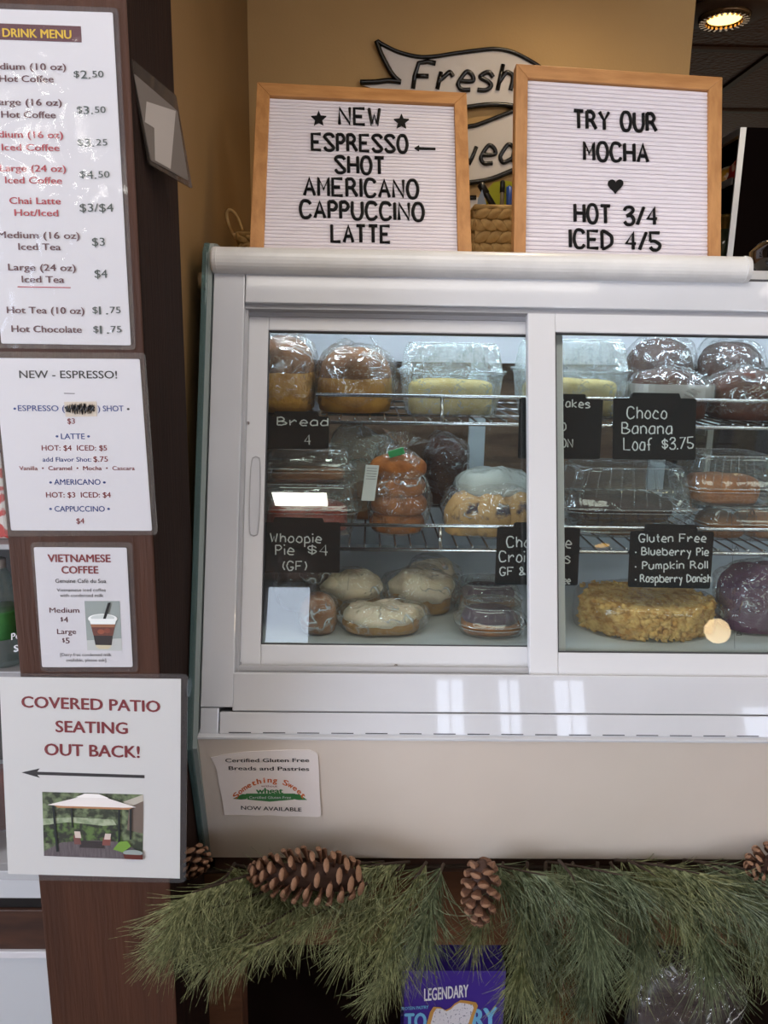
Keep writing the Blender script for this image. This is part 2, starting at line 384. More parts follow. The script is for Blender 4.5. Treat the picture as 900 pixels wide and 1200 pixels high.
# rear windows (daylight) behind the photographer
glassday = glow('daylight_pane', '#dfeaff', E_WINDOW)
for i, (x0, x1, z0, z1) in enumerate(((-.68, -.40, 1.88, 2.36), (.44, .62, 1.0, 1.76), (.84, .98, 1.0, 1.76), (1.2, 1.4, 1.0, 1.76), (-2.93, -2.5, .9, 2.2), (2.4, 2.9, .9, 1.6))):
    mb = MB(); mb.box(x0-.04, x1+.04, -3.0, -2.97, z0-.04, z1+.04); fr = struct(mb.build('window_%d' % (i+1), M['white2']))
    mb = MB()
    if i == 0: mb.box(x0, x1, -2.97, -2.965, z0, z1)
    for a in range(2):
        for b in range(2):
            if i == 0: continue
            mb.box(x0+(x1-x0)*(a/2)+.008, x0+(x1-x0)*((a+1)/2)-.008, -2.97, -2.965, z0+(z1-z0)*b/2+.008, z0+(z1-z0)*(b+1)/2-.008)
    mb.build('pane', glassday, fr)
mb = MB(); mb.box(1.3, 3.1, 5.96, 6.0, .8, 1.95); fr = struct(mb.build('window_9', M['white2'])); mb = MB()  # added window, hidden from view, lights the ceiling tiles at a grazing angle
for a in range(3): mb.box(1.34+.58*a, 1.34+.58*a+.54, 5.95, 5.96, .84, 1.9)
mb.build('pane', glow('far_daylight_pane', '#f0ead8', 2.2), fr)
# tall side windows, added out of view as fill for post and case
gs = glow('daylight_side_pane', '#e6eeff', E_SIDE)
for i, (X_, y0, y1, z0, z1) in enumerate(((-3.0, -2.6, -.3, .6, 2.2), (3.2, -2.6, -1.9, .9, 1.9))):
    sg_ = 1 if X_ < 0 else -1
    mb = MB(); mb.box(X_, X_+sg_*.03, y0-.05, y1+.05, z0-.05, z1+.05); fr = struct(mb.build('window_%d' % (i+7), M['white2'])); mb = MB()
    for a in range(3):
        mb.box(X_+sg_*.03, X_+sg_*.036, y0+(y1-y0)*a/3+.02, y0+(y1-y0)*(a+1)/3-.02, z0, z1)
    mb.build('pane', gs, fr)
# added ceiling fill panels, out of view and clear of the door reflections
tr_m = glow('troffer_diffuser', '#fff6ec', E_FILL_PANEL)
for i, (x, y) in enumerate(FILL_PANELS):
    t = thing('ceiling_panel_light', ['recessed ceiling panel light just above the display case front', 'recessed ceiling panel light towards the right wall', 'recessed ceiling panel light towards the left wall'][i], 'light', (x, y, ZC-.03))
    mb = MB(); W, D = .58, .29
    for a in ((-W-.02, W+.02, -D-.02, -D), (-W-.02, W+.02, D, D+.02), (-W-.02, -W, -D, D), (W, W+.02, -D, D)):
        mb.box(x+a[0], x+a[1], y+a[2], y+a[3], ZC-.03, ZC-.007)
    mb.build('frame', M['white2'], t)
    mb = MB(); mb.box(x-W, x+W, y-D, y+D, ZC-.02, ZC-.014); mb.build('diffuser', tr_m, t)
# the small bright panel that the door glass mirrors
t = thing('square_panel_light', 'small square ceiling light near the windows', 'light', (-.35, -1.48, ZC-.03))
mb = MB(); mb.box(-.50, -.20, -1.575, -1.385, ZC-.02, ZC-.007); mb.build('frame', M['white2'], t)
mb = MB(); mb.box(-.485, -.215, -1.56, -1.40, ZC-.024, ZC-.02); mb.build('diffuser', glow('panel_diffuser', '#fffaf0', E_PANEL), t)
t = thing('square_panel_light', 'small square ceiling light over the left aisle', 'light', (-1.45, -2.0, ZC-.03))
mb = MB(); mb.box(-1.61, -1.29, -2.2, -1.8, ZC-.02, ZC-.007); mb.build('frame', M['white2'], t)
mb = MB(); mb.box(-1.59, -1.31, -2.18, -1.82, ZC-.024, ZC-.02); mb.build('diffuser', bpy.data.materials['panel_diffuser'], t)
t = thing('pendant_lamp', 'warm glass globe pendant over the customer side', 'light', (1.66, -1.5, 1.68))
mb = MB(); mb.lathe([(.001, -.06), (.03, -.052), (.052, -.03), (.06, 0), (.052, .03), (.03, .052), (.001, .06)], (1.66, -1.5, 1.73), 20); mb.build('globe', glow('globe_glass', '#ffdcae', 14), t, smooth=True)
mb = MB(); mb.tube([V(1.66, -1.5, 1.785), V(1.66, -1.5, ZC-.006)], .003, 6); mb.build('cord', M['black'], t)
# warm recessed lights
lampm = glow('warm_lamp', '#ffc45e', E_LAMP)
rim = mat('recess_trim', '#8a6a48', .25, metal=.6)
def downlight(x, y, label):
    t = thing('recessed_light', label, 'light', (x, y, ZC-.02), None)
    mb = MB(); mb.lathe([(.062, -.012), (.105, -.008), (.11, -.004), (.108, 0), (.062, 0)], (x, y, ZC-.006), 32); mb.build('trim_ring', M['tee'], t, smooth=True)
    mb = MB(); mb.lathe([(.044, -.016), (.05, -.022), (.066, -.020), (.068, -.010), (.044, -.010)], (x, y, ZC-.006), 32); mb.build('reflector', rim, t, smooth=True)
    mb = MB()
    for k in range(24):
        a = 2*math.pi*k/24; mb.box(-.003, .003, .048, .064, -.026, -.018, Matrix.Translation((x, y, ZC-.006))@Matrix.Rotation(a, 4, 'Z'))
    mb.build('fins', rim, t)
    mb = MB(); mb.lathe([(.001, -.020), (.043, -.018), (.044, -.012), (.001, -.012)], (x, y, ZC-.006), 24); mb.build('lens', lampm, t)
    ld = bpy.data.lights.new('bulb', 'SPOT'); ld.energy = 9; ld.color = (1, .80, .52); ld.spot_size = 2.3; ld.spot_blend = .8; ld.shadow_soft_size = .04
    lo_ = bpy.data.objects.new('bulb', ld); COL.objects.link(lo_); lo_.parent = t; lo_.location = V(x, y, ZC-.035)-wloc(t)
    return t
downlight(LX, LY, 'warm recessed ceiling light above the white letter board on the right')
downlight(1.35, -2.1, 'warm recessed ceiling light by the rear windows')
downlight(.35, 1.42, 'warm recessed ceiling light over the back of the display case')

# ============================================================ POST AND ITS SIGNS
PF = YP(.84)
pr = PF.px(180, 637).x; plx = PF.px(9.5, 640).x
def pdepth(): return Plane((pr, 0, 0), (1, 0, 0)).px(214, 320).y
pd = min(pdepth(), 1.02)
t = thing('wooden_post', 'square dark brown painted wooden post covered with laminated menus', 'post', ((pr+plx)/2, .92, 0))
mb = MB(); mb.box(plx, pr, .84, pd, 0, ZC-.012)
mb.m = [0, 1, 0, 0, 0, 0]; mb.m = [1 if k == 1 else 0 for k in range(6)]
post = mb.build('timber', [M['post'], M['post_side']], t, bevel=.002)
UP = (-.06, -1)
S = PF.off(.0015)
def sheet(name, label, cat, lam, paper, pm, lm, lamr=6):
    base = S.px(*lam[2]); t = thing(name, label, cat, (S.px((lam[0][0]+lam[1][0])/2, lam[1][1]).x, .837, base.z))
    plate('paper', paper, S, .0006, pm, t, r=2, lift=.0006)
    plate('lamination', lam, S, .0022, lm, t, r=lamr, lift=.0016)
    return t
def lettering(t, lines, mats, pl=S, up=UP, name='lettering', lift=.0009):
    mb = MB()
    for l in lines:
        s, x0, y0, x1, y1, cap, mi = l[:7]; ptext(mb, pl, s, x0, y0, x1, y1, cap, l[7] if len(l) > 7 else .012, up, lift, mi)
    mb.build(name, mats, t)
# --- drink menu
t = sheet('drink_menu', 'tall laminated white drink menu at the top of the brown post', 'menu',
          [(-40, 2), (138, 9), (159, 410), (-8, 408)], [(-32, 9.5), (132, 14.7), (153.3, 404.7), (1.5, 402.5)], M['paper'], M['lam'])
mb = MB(); mb.prism([S.px(*p, .0009) for p in ((-9, 27), (94.7, 30.7), (95.7, 49.6), (-8, 46))], -S.n*.0003); mb.build('title_band', M['maroonbox'], t)
Bm = []
def dm(s, x0, x1, y, m, cap=8.2): Bm.append((s, x0, y-.012*(x1-x0), x1, y, cap, m, .016))
Bm.append(('DRINK MENU', 3, 43, 84, 45.3, 10.5, 3, .03))
dm('Medium (10 oz)', -19, 77.6, 82.3, 0); dm('Hot Coffee', -1, 63, 96.5, 0)
dm('Large (16 oz)', -8, 72.5, 124, 0); dm('Hot Coffee', 1.5, 65.5, 138.5, 0)
dm('Medium (16 oz)', -20, 74, 162, 1); dm('Iced Coffee', 2, 70, 177, 1)
dm('Large (24 oz)', 0, 77.5, 201.5, 1); dm('Iced Coffee', 6, 73, 215.5, 1)
dm('Chai Latte', 11, 71.5, 239.5, 1); dm('Hot/Iced', 17, 68.5, 253.5, 1)
dm('Medium (16 oz)', -3, 93.5, 280, 0); dm('Iced Tea', 21.5, 71.5, 293.3, 0)
dm('Large (24 oz)', 9.5, 89, 317.7, 0); dm('Iced Tea', 25.5, 75.5, 331.5, 0)
dm('Hot Tea (10 oz)', 8, 99, 368, 0); dm('Hot Chocolate', 13.5, 96, 390, 0)
def price(x0, x1, y, big, small=None, cap=10):
    k = (x1-x0)
    if small:
        Bm.append(('$', x0, y-1.5, x0+k*.19, y-1.5, cap*.8, 2, .004)); Bm.append((big, x0+k*.23, y, x0+k*.56, y, cap, 2, .004)); Bm.append((small, x0+k*.62, y-1.5, x1, y-1.5, cap*.8, 2, .004))
    else: Bm.append((big, x0, y, x1, y, cap, 2, .004))
price(86.5, 121.5, 92, '2.', '50'); price(90, 124, 133.7, '3.', '50'); price(91, 126, 172, '3.', '25')
price(93.5, 128.5, 209.5, '4.', '50'); price(93.5, 133, 248, '$3/$4'); price(108, 123, 288, '$3'); price(111, 126, 325.5, '$4')
price(108.5, 141.5, 368.5, '1.', '75'); price(109.5, 142.5, 391, '1.', '75')
lettering(t, Bm, [M['inkbrown'], M['inkred'], M['inkgreen'], M['inkyellow']], lift=.0012)
mb = MB(); mb.prism([S.px(*p, .0011) for p in ((20.5, 335.5), (82.7, 336.5), (82.7, 337.6), (20.5, 336.6))], -S.n*.0003); mb.build('underline', M['inkred'], t)
# --- espresso
t = sheet('espresso_menu', 'laminated white new espresso price sheet on the brown post', 'menu',
          [(-18, 412), (169.5, 413.5), (184.5, 627), (6, 629)], [(-8, 419.5), (163.5, 420.8), (178, 622), (13, 621.5)], M['paper'], M['lamflat'])
L = [('NEW - ESPRESSO!', 22.7, 443, 137.5, 443.5, 9.4, 0, .014), ('ESPRESSO (', 21, 481.5, 76, 481.8, 7, 1), (') SHOT', 114.7, 482, 145, 482, 7, 1),
     ('$3', 79, 496.5, 88, 496.5, 6.6, 2), ('LATTE', 71.5, 514.5, 99.5, 514.5, 6.8, 1), ('HOT: $4  ICED: $5', 49, 528, 125.5, 528, 6.6, 2),
     ('add Flavor Shot:', 50, 541, 107, 541, 5.6, 1, .006), ('$.75', 109.5, 541, 126.5, 541, 6.6, 2), ('Vanilla  •  Caramel  •  Mocha  •  Cascara', 22.5, 551, 158, 551, 5, 2),
     ('AMERICANO', 63.5, 568, 118, 568, 6.8, 1), ('HOT: $3  ICED: $4', 54, 583, 130, 583, 6.6, 2), ('CAPPUCCINO', 64, 599.5, 123, 599.5, 6.8, 1), ('$4', 89.5, 613.5, 99, 613.5, 6.6, 2)]
for (x, y, c) in ((17.5, 478.5, 1), (150.5, 479, 0), (67, 511, 1), (104, 511, 1), (59.5, 565, 1), (122.5, 565, 1), (59.5, 596, 1), (127.5, 596, 1)):
    L.append(('•', x-1.7, y+3.9, x+1.7, y+3.9, 7.5, c))
lettering(t, L, [M['inkblack'], M['inkblue'], M['inkmaroon']])
mb = MB(); mb.prism([S.px(*p, .0010) for p in ((75, 460.5), (87.5, 460.8), (87.5, 461.6), (75, 461.4))], -S.n*.0003); mb.build('dash', M['inkblack'], t)
mb = MB(); mb.prism([S.px(*p, .0012) for p in ((75, 471), (113, 470.5), (113.5, 488), (77, 488.5))], -S.n*.0003); mb.build('correction_patch', M['beige'], t)
mb = MB(); pts = []
for k in range(40):
    x = 77+34*(k/39); pts.append((x+random.uniform(-1.5, 1.5), 479+(6.2 if k % 2 else -6.2)*math.sin(math.pi*(k+3)/46)**.5*random.uniform(.75, 1.05)))
mb.tube([S.px(x, y, .0014) for x, y in pts], .0011, 5); pts = [(78+i*3.2, 479+(2.4 if i % 2 else -2.4)) for i in range(11)]
mb.tube([S.px(x, y, .0014) for x, y in pts], .0013, 5); mb.build('scribble', M['inkblack'], t)
# --- vietnamese coffee
t = sheet('coffee_notice', 'small laminated notice on iced coffee with a picture of a cup', 'sign',
          [(35, 635.5), (154.5, 635.5), (162, 787.5), (48, 787.5)], [(39.5, 641.3), (148.3, 641.9), (155.5, 781.6), (49.3, 781.9)], M['paper'], M['lamflat'])
lettering(t, [('VIETNAMESE', 56, 658.5, 130, 658.7, 9.3, 0, .035), ('COFFEE', 72, 672, 115.7, 672, 9, 0, .035), ('Genuine Café du Sua', 65, 683, 124.5, 683.2, 5, 1, .004),
     ('Vietnamese iced coffee', 66.7, 693.3, 124, 693.3, 4, 1, -.002), ('with condensed milk', 70.4, 699.6, 121.3, 699.6, 4, 1, -.002),
     ('Medium', 58, 718, 93, 718, 6.3, 2), ('$', 71, 728, 74, 728, 5, 2), ('4', 75, 729.3, 80, 729.3, 7, 2), ('Large', 67, 743, 89.3, 743, 6.3, 2), ('$', 73, 752.5, 76, 752.5, 5, 2), ('5', 77, 754, 81.8, 754, 7, 2),
     ('[Dairy-free condensed milk', 70.7, 769, 130.7, 769, 3.8, 1, -.004), ('available, please ask]', 77.6, 775.3, 124.3, 775.3, 3.8, 1, -.004)], [M['inkmaroon'], M['inkblack'], M['inkbrown']])
pc = [(99, 704.3), (140.3, 704.3), (143, 762.7), (102.4, 762)]
def picture(t, name, pc, pl, shapes, lift0=.0009):
    mats = []; mb = MB(); 
    for i, (hexc, poly) in enumerate(shapes):
        if isinstance(hexc, str): m = mat('print_%s_%d' % (name, i), hexc, .5)
        else: m = hexc
        mats.append(m); mb.mi = i
        pts = [pl.px(*lerp2(pc, u, v), lift0+.00012*i) for u, v in poly]
        mb.prism(pts, -pl.n*.0001)
    return mb.build(name, mats, t)
def ell(cx, cy, rx, ry, k=20, a0=0, a1=2*math.pi): return [(cx+rx*math.cos(a0+(a1-a0)*i/(k-1 if a1-a0 < 6.28 else k)), cy+ry*math.sin(a0+(a1-a0)*i/(k-1 if a1-a0 < 6.28 else k))) for i in range(k)]
picture(t, 'cup_picture', pc, S, [('#9aa5a2', [(0, 0), (1, 0), (1, 1), (0, 1)]), ('#c7cbc8', [(0, .8), (1, .75), (1, 1), (0, 1)]),
    ('#d9cfae', [(.24, .88), (.70, .88), (.68, .93), (.60, .97), (.34, .97), (.26, .93)]),
    ('#1a0e0c', [(.20, .68), (.76, .68), (.71, .89), (.24, .89)]), ('#6a3526', [(.13, .46), (.84, .46), (.76, .70), (.20, .70)]),
    ('#a06a48', [(.13, .46), (.84, .46), (.82, .53), (.15, .53)]), ('#8a4a34', ell(.42, .62, .1, .05)), ('#7a4030', ell(.6, .6, .09, .05)),
    ('#e3e6e4', ell(.49, .36, .42, .10)), ('#bfc6c4', ell(.49, .34, .34, .065)), ('#dfe3e2', [(.1, .36), (.88, .36), (.84, .47), (.14, .47)]),
    ('#101012', [(.66, .04), (.74, .03), (.58, .36), (.50, .36)])])
# --- patio sign
PS = S.off(.001)
t = thing('patio_sign', 'large laminated patio seating sign with an arrow and a gazebo photo', 'sign', (PS.px(105, 1030).x, .836, PS.px(105, 1035).z))
pap = [(-1, 793.3), (212, 795.8), (210.7, 1029.6), (9.5, 1024)]
plate('paper', pap, PS, .0006, M['paper2'], t, lift=.0006); plate('lamination', [(-12, 789.5), (219.8, 790.5), (217.7, 1034.8), (-3, 1031)], PS, .0022, M['lamflat'], t, r=6, lift=.0018)
lettering(t, [('COVERED PATIO', 25, 828.8, 188, 834.5, 13.8, 0, .028), ('SEATING', 65, 857.8, 150, 860, 14, 0, .028), ('OUT BACK!', 52, 884.8, 164, 888, 14.3, 0, .028)], [M['inkmaroon']], pl=PS, up=(-.02, -1))
mb = MB(); mb.prism([PS.px(*p, .0009) for p in ((25.2, 905.3), (46.5, 900.6), (43.5, 904.5), (169.4, 908.5), (169.4, 912), (43.5, 908), (46.5, 911.5))], -PS.n*.0003); mb.build('arrow', M['inkblack'], t)
pc = [(49.4, 928), (168, 931.2), (167.3, 1007.5), (51.5, 1003)]
foliage = mat('print_foliage', '#27331f', .5, var='#7d8f66', vscale=90, detail=6, lo=.42, hi=.62)
hedge = mat('print_hedge', '#8d9f7c', .5, var='#b9c4a4', vscale=120, lo=.4, hi=.6)
shrub = mat('print_shrub', '#1c2616', .5, var='#5b7a3a', vscale=110, lo=.45, hi=.62)
deck = mat('print_deck', '#6d6468', .5, var='#564d52', vscale=60, stretch=(8, 1, 1))
picture(t, 'gazebo_picture', pc, PS, [(foliage, [(0, 0), (1, 0), (1, 1), (0, 1)]), ('#c9c2b4', [(.80, .12), (1, 0), (1, .12), (.86, .2)]), ('#75655a', [(.86, .2), (1, .1), (1, .6), (.84, .55)]),
    (hedge, [(0, .42), (.3, .38), (.7, .4), (.74, .5), (.5, .56), (.0, .56)]), (shrub, [(0, .52), (.25, .46), (.6, .5), (.75, .48), (.8, .74), (0, .8)]),
    (deck, [(0, .93), (.18, .78), (.5, .73), (.78, .74), (1, .9), (1, 1), (0, 1)]), ('#2a2224', [(.38, .74), (.60, .74), (.62, .85), (.36, .85)]),
    ('#7b4a44', [(.3, .66), (.36, .66), (.38, .8), (.31, .8)]), ('#7b4a44', [(.6, .68), (.68, .68), (.67, .8), (.59, .8)]), ('#c8bab0', [(.31, .6), (.37, .6), (.38, .7), (.32, .7)]), ('#c8bab0', [(.62, .62), (.68, .62), (.67, .71), (.61, .71)]),
    ('#23282a', [(.095, .2), (.115, .2), (.15, .93), (.125, .93)]), ('#23282a', [(.28, .22), (.295, .22), (.3, .55), (.285, .55)]), ('#23282a', [(.75, .22), (.77, .22), (.77, .75), (.75, .75)]), ('#23282a', [(.865, .2), (.885, .2), (.885, .7), (.865, .7)]),
    ('#a97c58', [(.1, .19), (.9, .2), (.85, .24), (.15, .24)]), ('#e2ddda', [(.05, .2), (.38, .06), (.62, .06), (.93, .2), (.8, .21), (.2, .21)]), ('#efecea', [(.33, .07), (.42, .01), (.56, .01), (.66, .07)]),
    ('#6f9440', [(.7, .86), (.76, .74), (.84, .72), (.88, .8), (.8, .9)]), ('#8f9a98', ell(.9, .9, .1, .045)), ('#5a2c26', [(.8, .93), (1, .93), (1, 1), (.82, 1)])])
# --- folded laminated sheet on the post's side
a = math.radians(16); FS = Plane((pr+.001, .85, 0), (math.cos(a), -math.sin(a), 0))
t = thing('blank_laminated_sheet', 'empty looking laminated sheet seen from behind on the side of the post', 'sign', FS.px(195, 205))
plate('lamination', [(152.5, 67), (206.5, 112), (225.5, 221), (176, 193)], FS, .002, clear('grey_laminate', .3, '#6d645e', '#c5bcb6', .15, .4, 20, 1.0), t, r=2)
plate('paper', [(157, 86), (208, 130), (221, 212), (177, 188)], FS, .0006, mat('grey_backing', '#6f6762', .8, spec=.1), t, r=2, lift=.0006)
plate('pale_patch', [(172, 119), (206, 130), (200, 198), (182, 188), (181, 150), (170, 143)], FS, .0004, mat('pale_backing', '#a8a09b', .8, spec=.1), t, lift=.0009)

# ============================================================ DISPLAY CASE
X0 = -.235
SP = Plane((X0, 0, 0), (1, 0, 0))
pT = SP.px(243, 300); pB = SP.px(225, 860); pF = SP.px(241, 1005)
dv = (pB-pT); dv.x = 0; dv.normalize(); nv = V(0, dv.z, -dv.y)
if nv.y > 0: nv = -nv
O = V(0, pT.y, pT.z)+V(0, 0, 0)
FP = Plane(O, nv)                                   # front plane of the case
def cf(X, s, n): return O+V(X, 0, 0)+dv*s+nv*n      # case frame
def sx(x, y, n=0):
    p = FP.px(x, y, n); return p.x, (p-O).dot(dv)
def fr_box(mb, X0_, X1_, s0, s1, n0, n1): mb.box(X0_, X1_, s0, s1, n0, n1, lambda q: cf(q.x, q.y, q.z))
XR = 1.05                                           # right end of the case
YB = 1.62                                           # rear of the case
ztop = O.z-.01
case = thing('display_case', 'white refrigerated pastry display case with two sliding glass doors', 'display case', (.4, 1.3, pF.z))
def part(name, m, *boxes, bevel=.0015, **k):
    mb = MB()
    for b in boxes: fr_box(mb, *b)
    return mb.build(name, m, case, bevel=bevel, **k)
sHead = sx(500, 330)[1]; sHead2 = sx(500, 358)[1]; sSill = sx(500, 790)[1]; sSill2 = sx(500, 836)[1]; sBot = sx(500, 862)[1]
colL = sx(250, 400)[0]; colR = sx(285, 400)[0]
colL = X0+.010
s318 = sx(260, 318)[1]; s828 = sx(262, 829)[1]
part('corner_column', M['white'], (colL, colR, s318, s828, -.05, 0))
part('corner_foot', M['white'], (colL, sx(256, 845)[0], s828+.001, sBot, -.05, -.001))
part('header_rail', M['white'], (colR+.0008, XR, s318, sHead2, -.05, 0))
part('header_seam', M['gap'], (colL, XR, s318-.004, s318, -.05, -.003), bevel=0)
# tracks
part('upper_track', M['track'], (colR, XR, sHead2, sHead2+.006, -.06, -.008), (colR, XR, sHead2+.006, sHead2+.012, -.06, -.022), bevel=0)
part('lower_track', M['track'], (colR, XR, sSill-.008, sSill, -.06, -.014), bevel=.001)
part('side_track', M['track'], (colR, colR+.004, sHead2, sSill, -.06, -.012), bevel=0)
part('sill_rail', M['white'], (colR-.001, XR, sSill, sSill2-.0012, -.06, .001))
part('lower_sill_rail', M['white'], (sx(257, 845)[0], XR, sSill2, sBot, -.06, 0.0005))
# top bar : rounded profile extruded along x
zb = O.z
bx0, bx1 = sx(249, 305)[0], sx(872, 315)[0]
s290, s325 = sx(500, 296)[1], sx(500, 325)[1]
mb = MB(); prof = []
hh = (s325-s290)
for i in range(13):
    a = math.pi*i/12; prof.append((s290+hh/2-math.cos(a)*hh/2, .004+math.sin(a)*.016))
prof = [(prof[0][0], -.045)]+prof+[(prof[-1][0], -.045)]
def barring(X, k=1):
    c = s290+hh/2; return [cf(X, c+(s-c)*k, (n-.0)*k if n > 0 else n) for s, n in prof]
mb.loft([barring(bx0, .9), barring(bx0+.003), barring(bx1-.003), barring(bx1, .93)])
mb.build('top_bar', M['bar'], case, smooth=False, bevel=.001)
for X in (bx0+.006,):
    mb = MB(); mb.loft([[p+nv*.0012 for p in barring(X)], [p+nv*.0012 for p in barring(X+.0025)]]); mb.build('end_cap', M['bar'], case)
mb = MB(); mb.loft([[p+nv*.0015 for p in barring(bx1-.004, 1.03)], [p+nv*.001 for p in barring(bx1+.004, .96)]]); mb.build('end_cap', M['bar'], case, bevel=.001)
# roof, floor, liner
mb = MB(); yf = cf(0, s290, -.045).y; zt = cf(0, s290, 0).z-.012
mb.box(X0+.006, XR, yf, YB, zt-.02, zt); mb.build('top_panel', M['bar'], case, bevel=.001)
ZTOP = zt
# end glass panel
def ep(px_, py_, k=0): p = SP.px(px_, py_); return V(0, p.y, p.z)
edge = [V(0, YB, zt+.004), V(0, pT.y+.03, zt+.022), V(0, pT.y+.008, zt+.02), V(0, pT.y-.006, zt+.006)]
q0 = cf(0, sBot+.02, .006); edge += [V(0, q0.y, q0.z), V(0, pF.y-.004, pF.z), V(0, YB, pF.z)]
mb = MB(); mb.prism([V(X0-.006, p.y, p.z) for p in edge], (.008, 0, 0)); mb.build('end_glass', M['edgeglass'], case, bevel=.0015)
mb = MB(); mb.prism([V(X0+.002, p.y+.004, p.z) for p in edge[:4]]+[V(X0+.002, q0.y+.004, q0.z), V(X0+.002, pF.y, pF.z), V(X0+.002, YB, pF.z)], (.006, 0, 0))
# dark backing of end glass edge
def inner(p): return p
mb.build('end_panel', mat('end_panel_grey', '#8e9896', .4), case)
for (x, y) in ((240, 328), (219, 815)):
    c = SP.px(x+1, y); c = V(X0-.006, c.y+.025, c.z)
    Mx = Matrix.Translation(c)@Matrix.Rotation(-math.pi/2, 4, 'Y')
    mb = MB(); mb.lathe([(.013, -.002), (.013, .004), (.0115, .008), (.004, .010), (.001, .010)], (0, 0, 0), 20, Mx); mb.build('glass_standoff', M['chrome'], case, smooth=False)
# fascia
pb = cf(0, sBot, .006)
fy0, fz0 = cf(0, sBot, 0).y, cf(0, sBot, 0).z
fl = sx(233, 870)[0]
fn = V(0, -(fz0-pF.z), -(pF.y-fy0)).normalized(); 
if fn.y > 0: fn = -fn
FA = Plane(V(0, fy0-.004, fz0), fn)
mb = MB(); mb.prism([V(X0+.008, fy0-.004, fz0-.004), V(X0+.008, pF.y, pF.z), V(X0+.008, pF.y+.02, pF.z), V(X0+.008, fy0+.02, fz0-.004)], (XR-X0-.008, 0, 0))
mb.build('fascia_panel', M['fascia'], case, bevel=.001)
mb = MB(); mb.prism([V(X0+.008, fy0-.006, fz0-.005), V(X0+.008, fy0-.006, fz0-.001), V(X0+.008, fy0+.012, fz0+.002), V(X0+.008, fy0+.012, fz0-.005)][::-1], (XR-X0-.008, 0, 0))
mb.build('fascia_lip', M['white'], case, bevel=.0008)
x = .0
v0 = sx(268, 860)[0]
for i in range(26):
    xa = v0+i*.046; 
    if xa > XR-.05: break
    mb = MB(); fr_box(mb, xa, xa+.030, sBot-.0030, sBot-.0018, .0005, .0010); mb.build('vent_slot', M['gap'], case)
# body below / rear
mb = MB(); zd = FP.off(-.05).px(450, 757).z
mb.box(X0+.008, XR, cf(0, sSill, -.05).y, YB, zd-.03, zd); mb.build('deck', M['grey'], case)
mb = MB(); mb.box(X0+.008, XR, pF.y+.006, YB, pF.z, pF.z+.02); mb.build('base_panel', M['grey'], case)
mb = MB(); mb.box(X0+.008, XR, YB-.02, YB, zd, zd+.085); mb.build('rear_kick_panel', M['grey'], case)
mb = MB(); mb.box(X0+.008, XR, YB-.02, YB, pF.z+.02, zd-.03); mb.build('rear_lower_panel', M['grey'], case)
mb = MB(); mb.box(XR, XR+.008, fy0+.2, YB, pF.z, zt); mb.build('right_end_panel', M['grey'], case)
mb = MB(); mb.box(X0+.008, XR, YB-.012, YB-.007, zd+.085, zt-.02); mb.build('rear_glass', M['glass'], case)
zv = YP(YB-.02).px(500, 424).z; mb = MB(); mb.box(X0+.008, XR, YB-.03, YB-.022, zv, zt-.02); mb.build('rear_valance', M['paper'], case)
for xx in (548, 760):
    cx = YP(YB-.015).px(xx+9, 540).x; mb = MB(); mb.box(cx-.017, cx+.017, YB-.022, YB-.013, zd+.085, zv); mb.build('rear_mullion', M['mullion'], case)
# light tube under the header
ty = cf(0, sHead, -.09); mb = MB(); mb.tube([V(X0+.05, ty.y, zt-.034), V(XR-.05, ty.y, zt-.034)], .009, 10)
mb.build('light_tube', glow('case_tube', '#dfeeff', E_TUBE), case)
mb = MB(); mb.box(X0+.03, XR-.03, ty.y-.018, ty.y+.018, zt-.024, zt-.0205); mb.build('tube_holder', M['white2'], case)
# sliding doors
def door(nm, px_out, n, th, stile_handle):
    (xl, yt, xl2, yb, gl, gt, gb, xr, gr) = px_out
    X_l = sx(xl, 575, n)[0]; s0 = sx(450, yt, n)[1]; s1 = sx((xl+300 if xl < 400 else 760), yb, n)[1]
    gX0 = sx(gl, 575, n)[0]; gs0 = sx(450 if xl < 400 else 760, gt, n)[1]; gs1 = sx(450 if xl < 400 else 760, gb, n)[1]
    X_r = xr; gX1 = gr
    mb = MB()
    fr = case
    for nmm, b in (('door_stile', (X_l, gX0, s0, s1)), ('door_stile', (gX1, X_r, s0, s1)), ('door_rail', (gX0, gX1, s0, gs0)), ('door_rail', (gX0, gX1, gs1, s1))):
        m_ = MB(); fr_box(m_, *b, n-th, n); m_.build(nmm, M['white2'], D, bevel=.0015)
    m_ = MB(); g = .0014
    for b in ((gX0, gX0+g, gs0, gs1), (gX1-g, gX1, gs0, gs1), (gX0, gX1, gs0, gs0+g), (gX0, gX1, gs1-g, gs1)): fr_box(m_, *b, n-th*.5, n-.001)
    m_.build('gasket', M['gap'], D)
    m_ = MB(); fr_box(m_, gX0, gX1, gs0, gs1, n-th*.5-.004, n-th*.5); m_.build('pane', M['glass'], D)
    return X_l, gX0, s0, s1, gs0, gs1
nR, nL = -.008, -.026
XLd = sx(285, 575, nL)[0]
D = thing('x', 'x', 'x', (0, 0, 0)); bpy.data.objects.remove(D)
def doorroot(nm): 
    o = bpy.data.objects.new(nm, None); COL.objects.link(o); o.parent = case; o.location = (0, 0, 0); return o
D = doorroot('sliding_door')
stR0 = sx(619.5, 575, nR)[0]
L_ = door('left', (285.5, 364, 0, 783, 310, 389, 756.5, stR0+.055, stR0+.022), nL, .016, True)
Dl = D
D = doorroot('sliding_door')
R_ = door('right', (619.5, 363, 0, 793, 652.5, 391, 765.5, XR-.02, XR-.06), nR, .016, False)
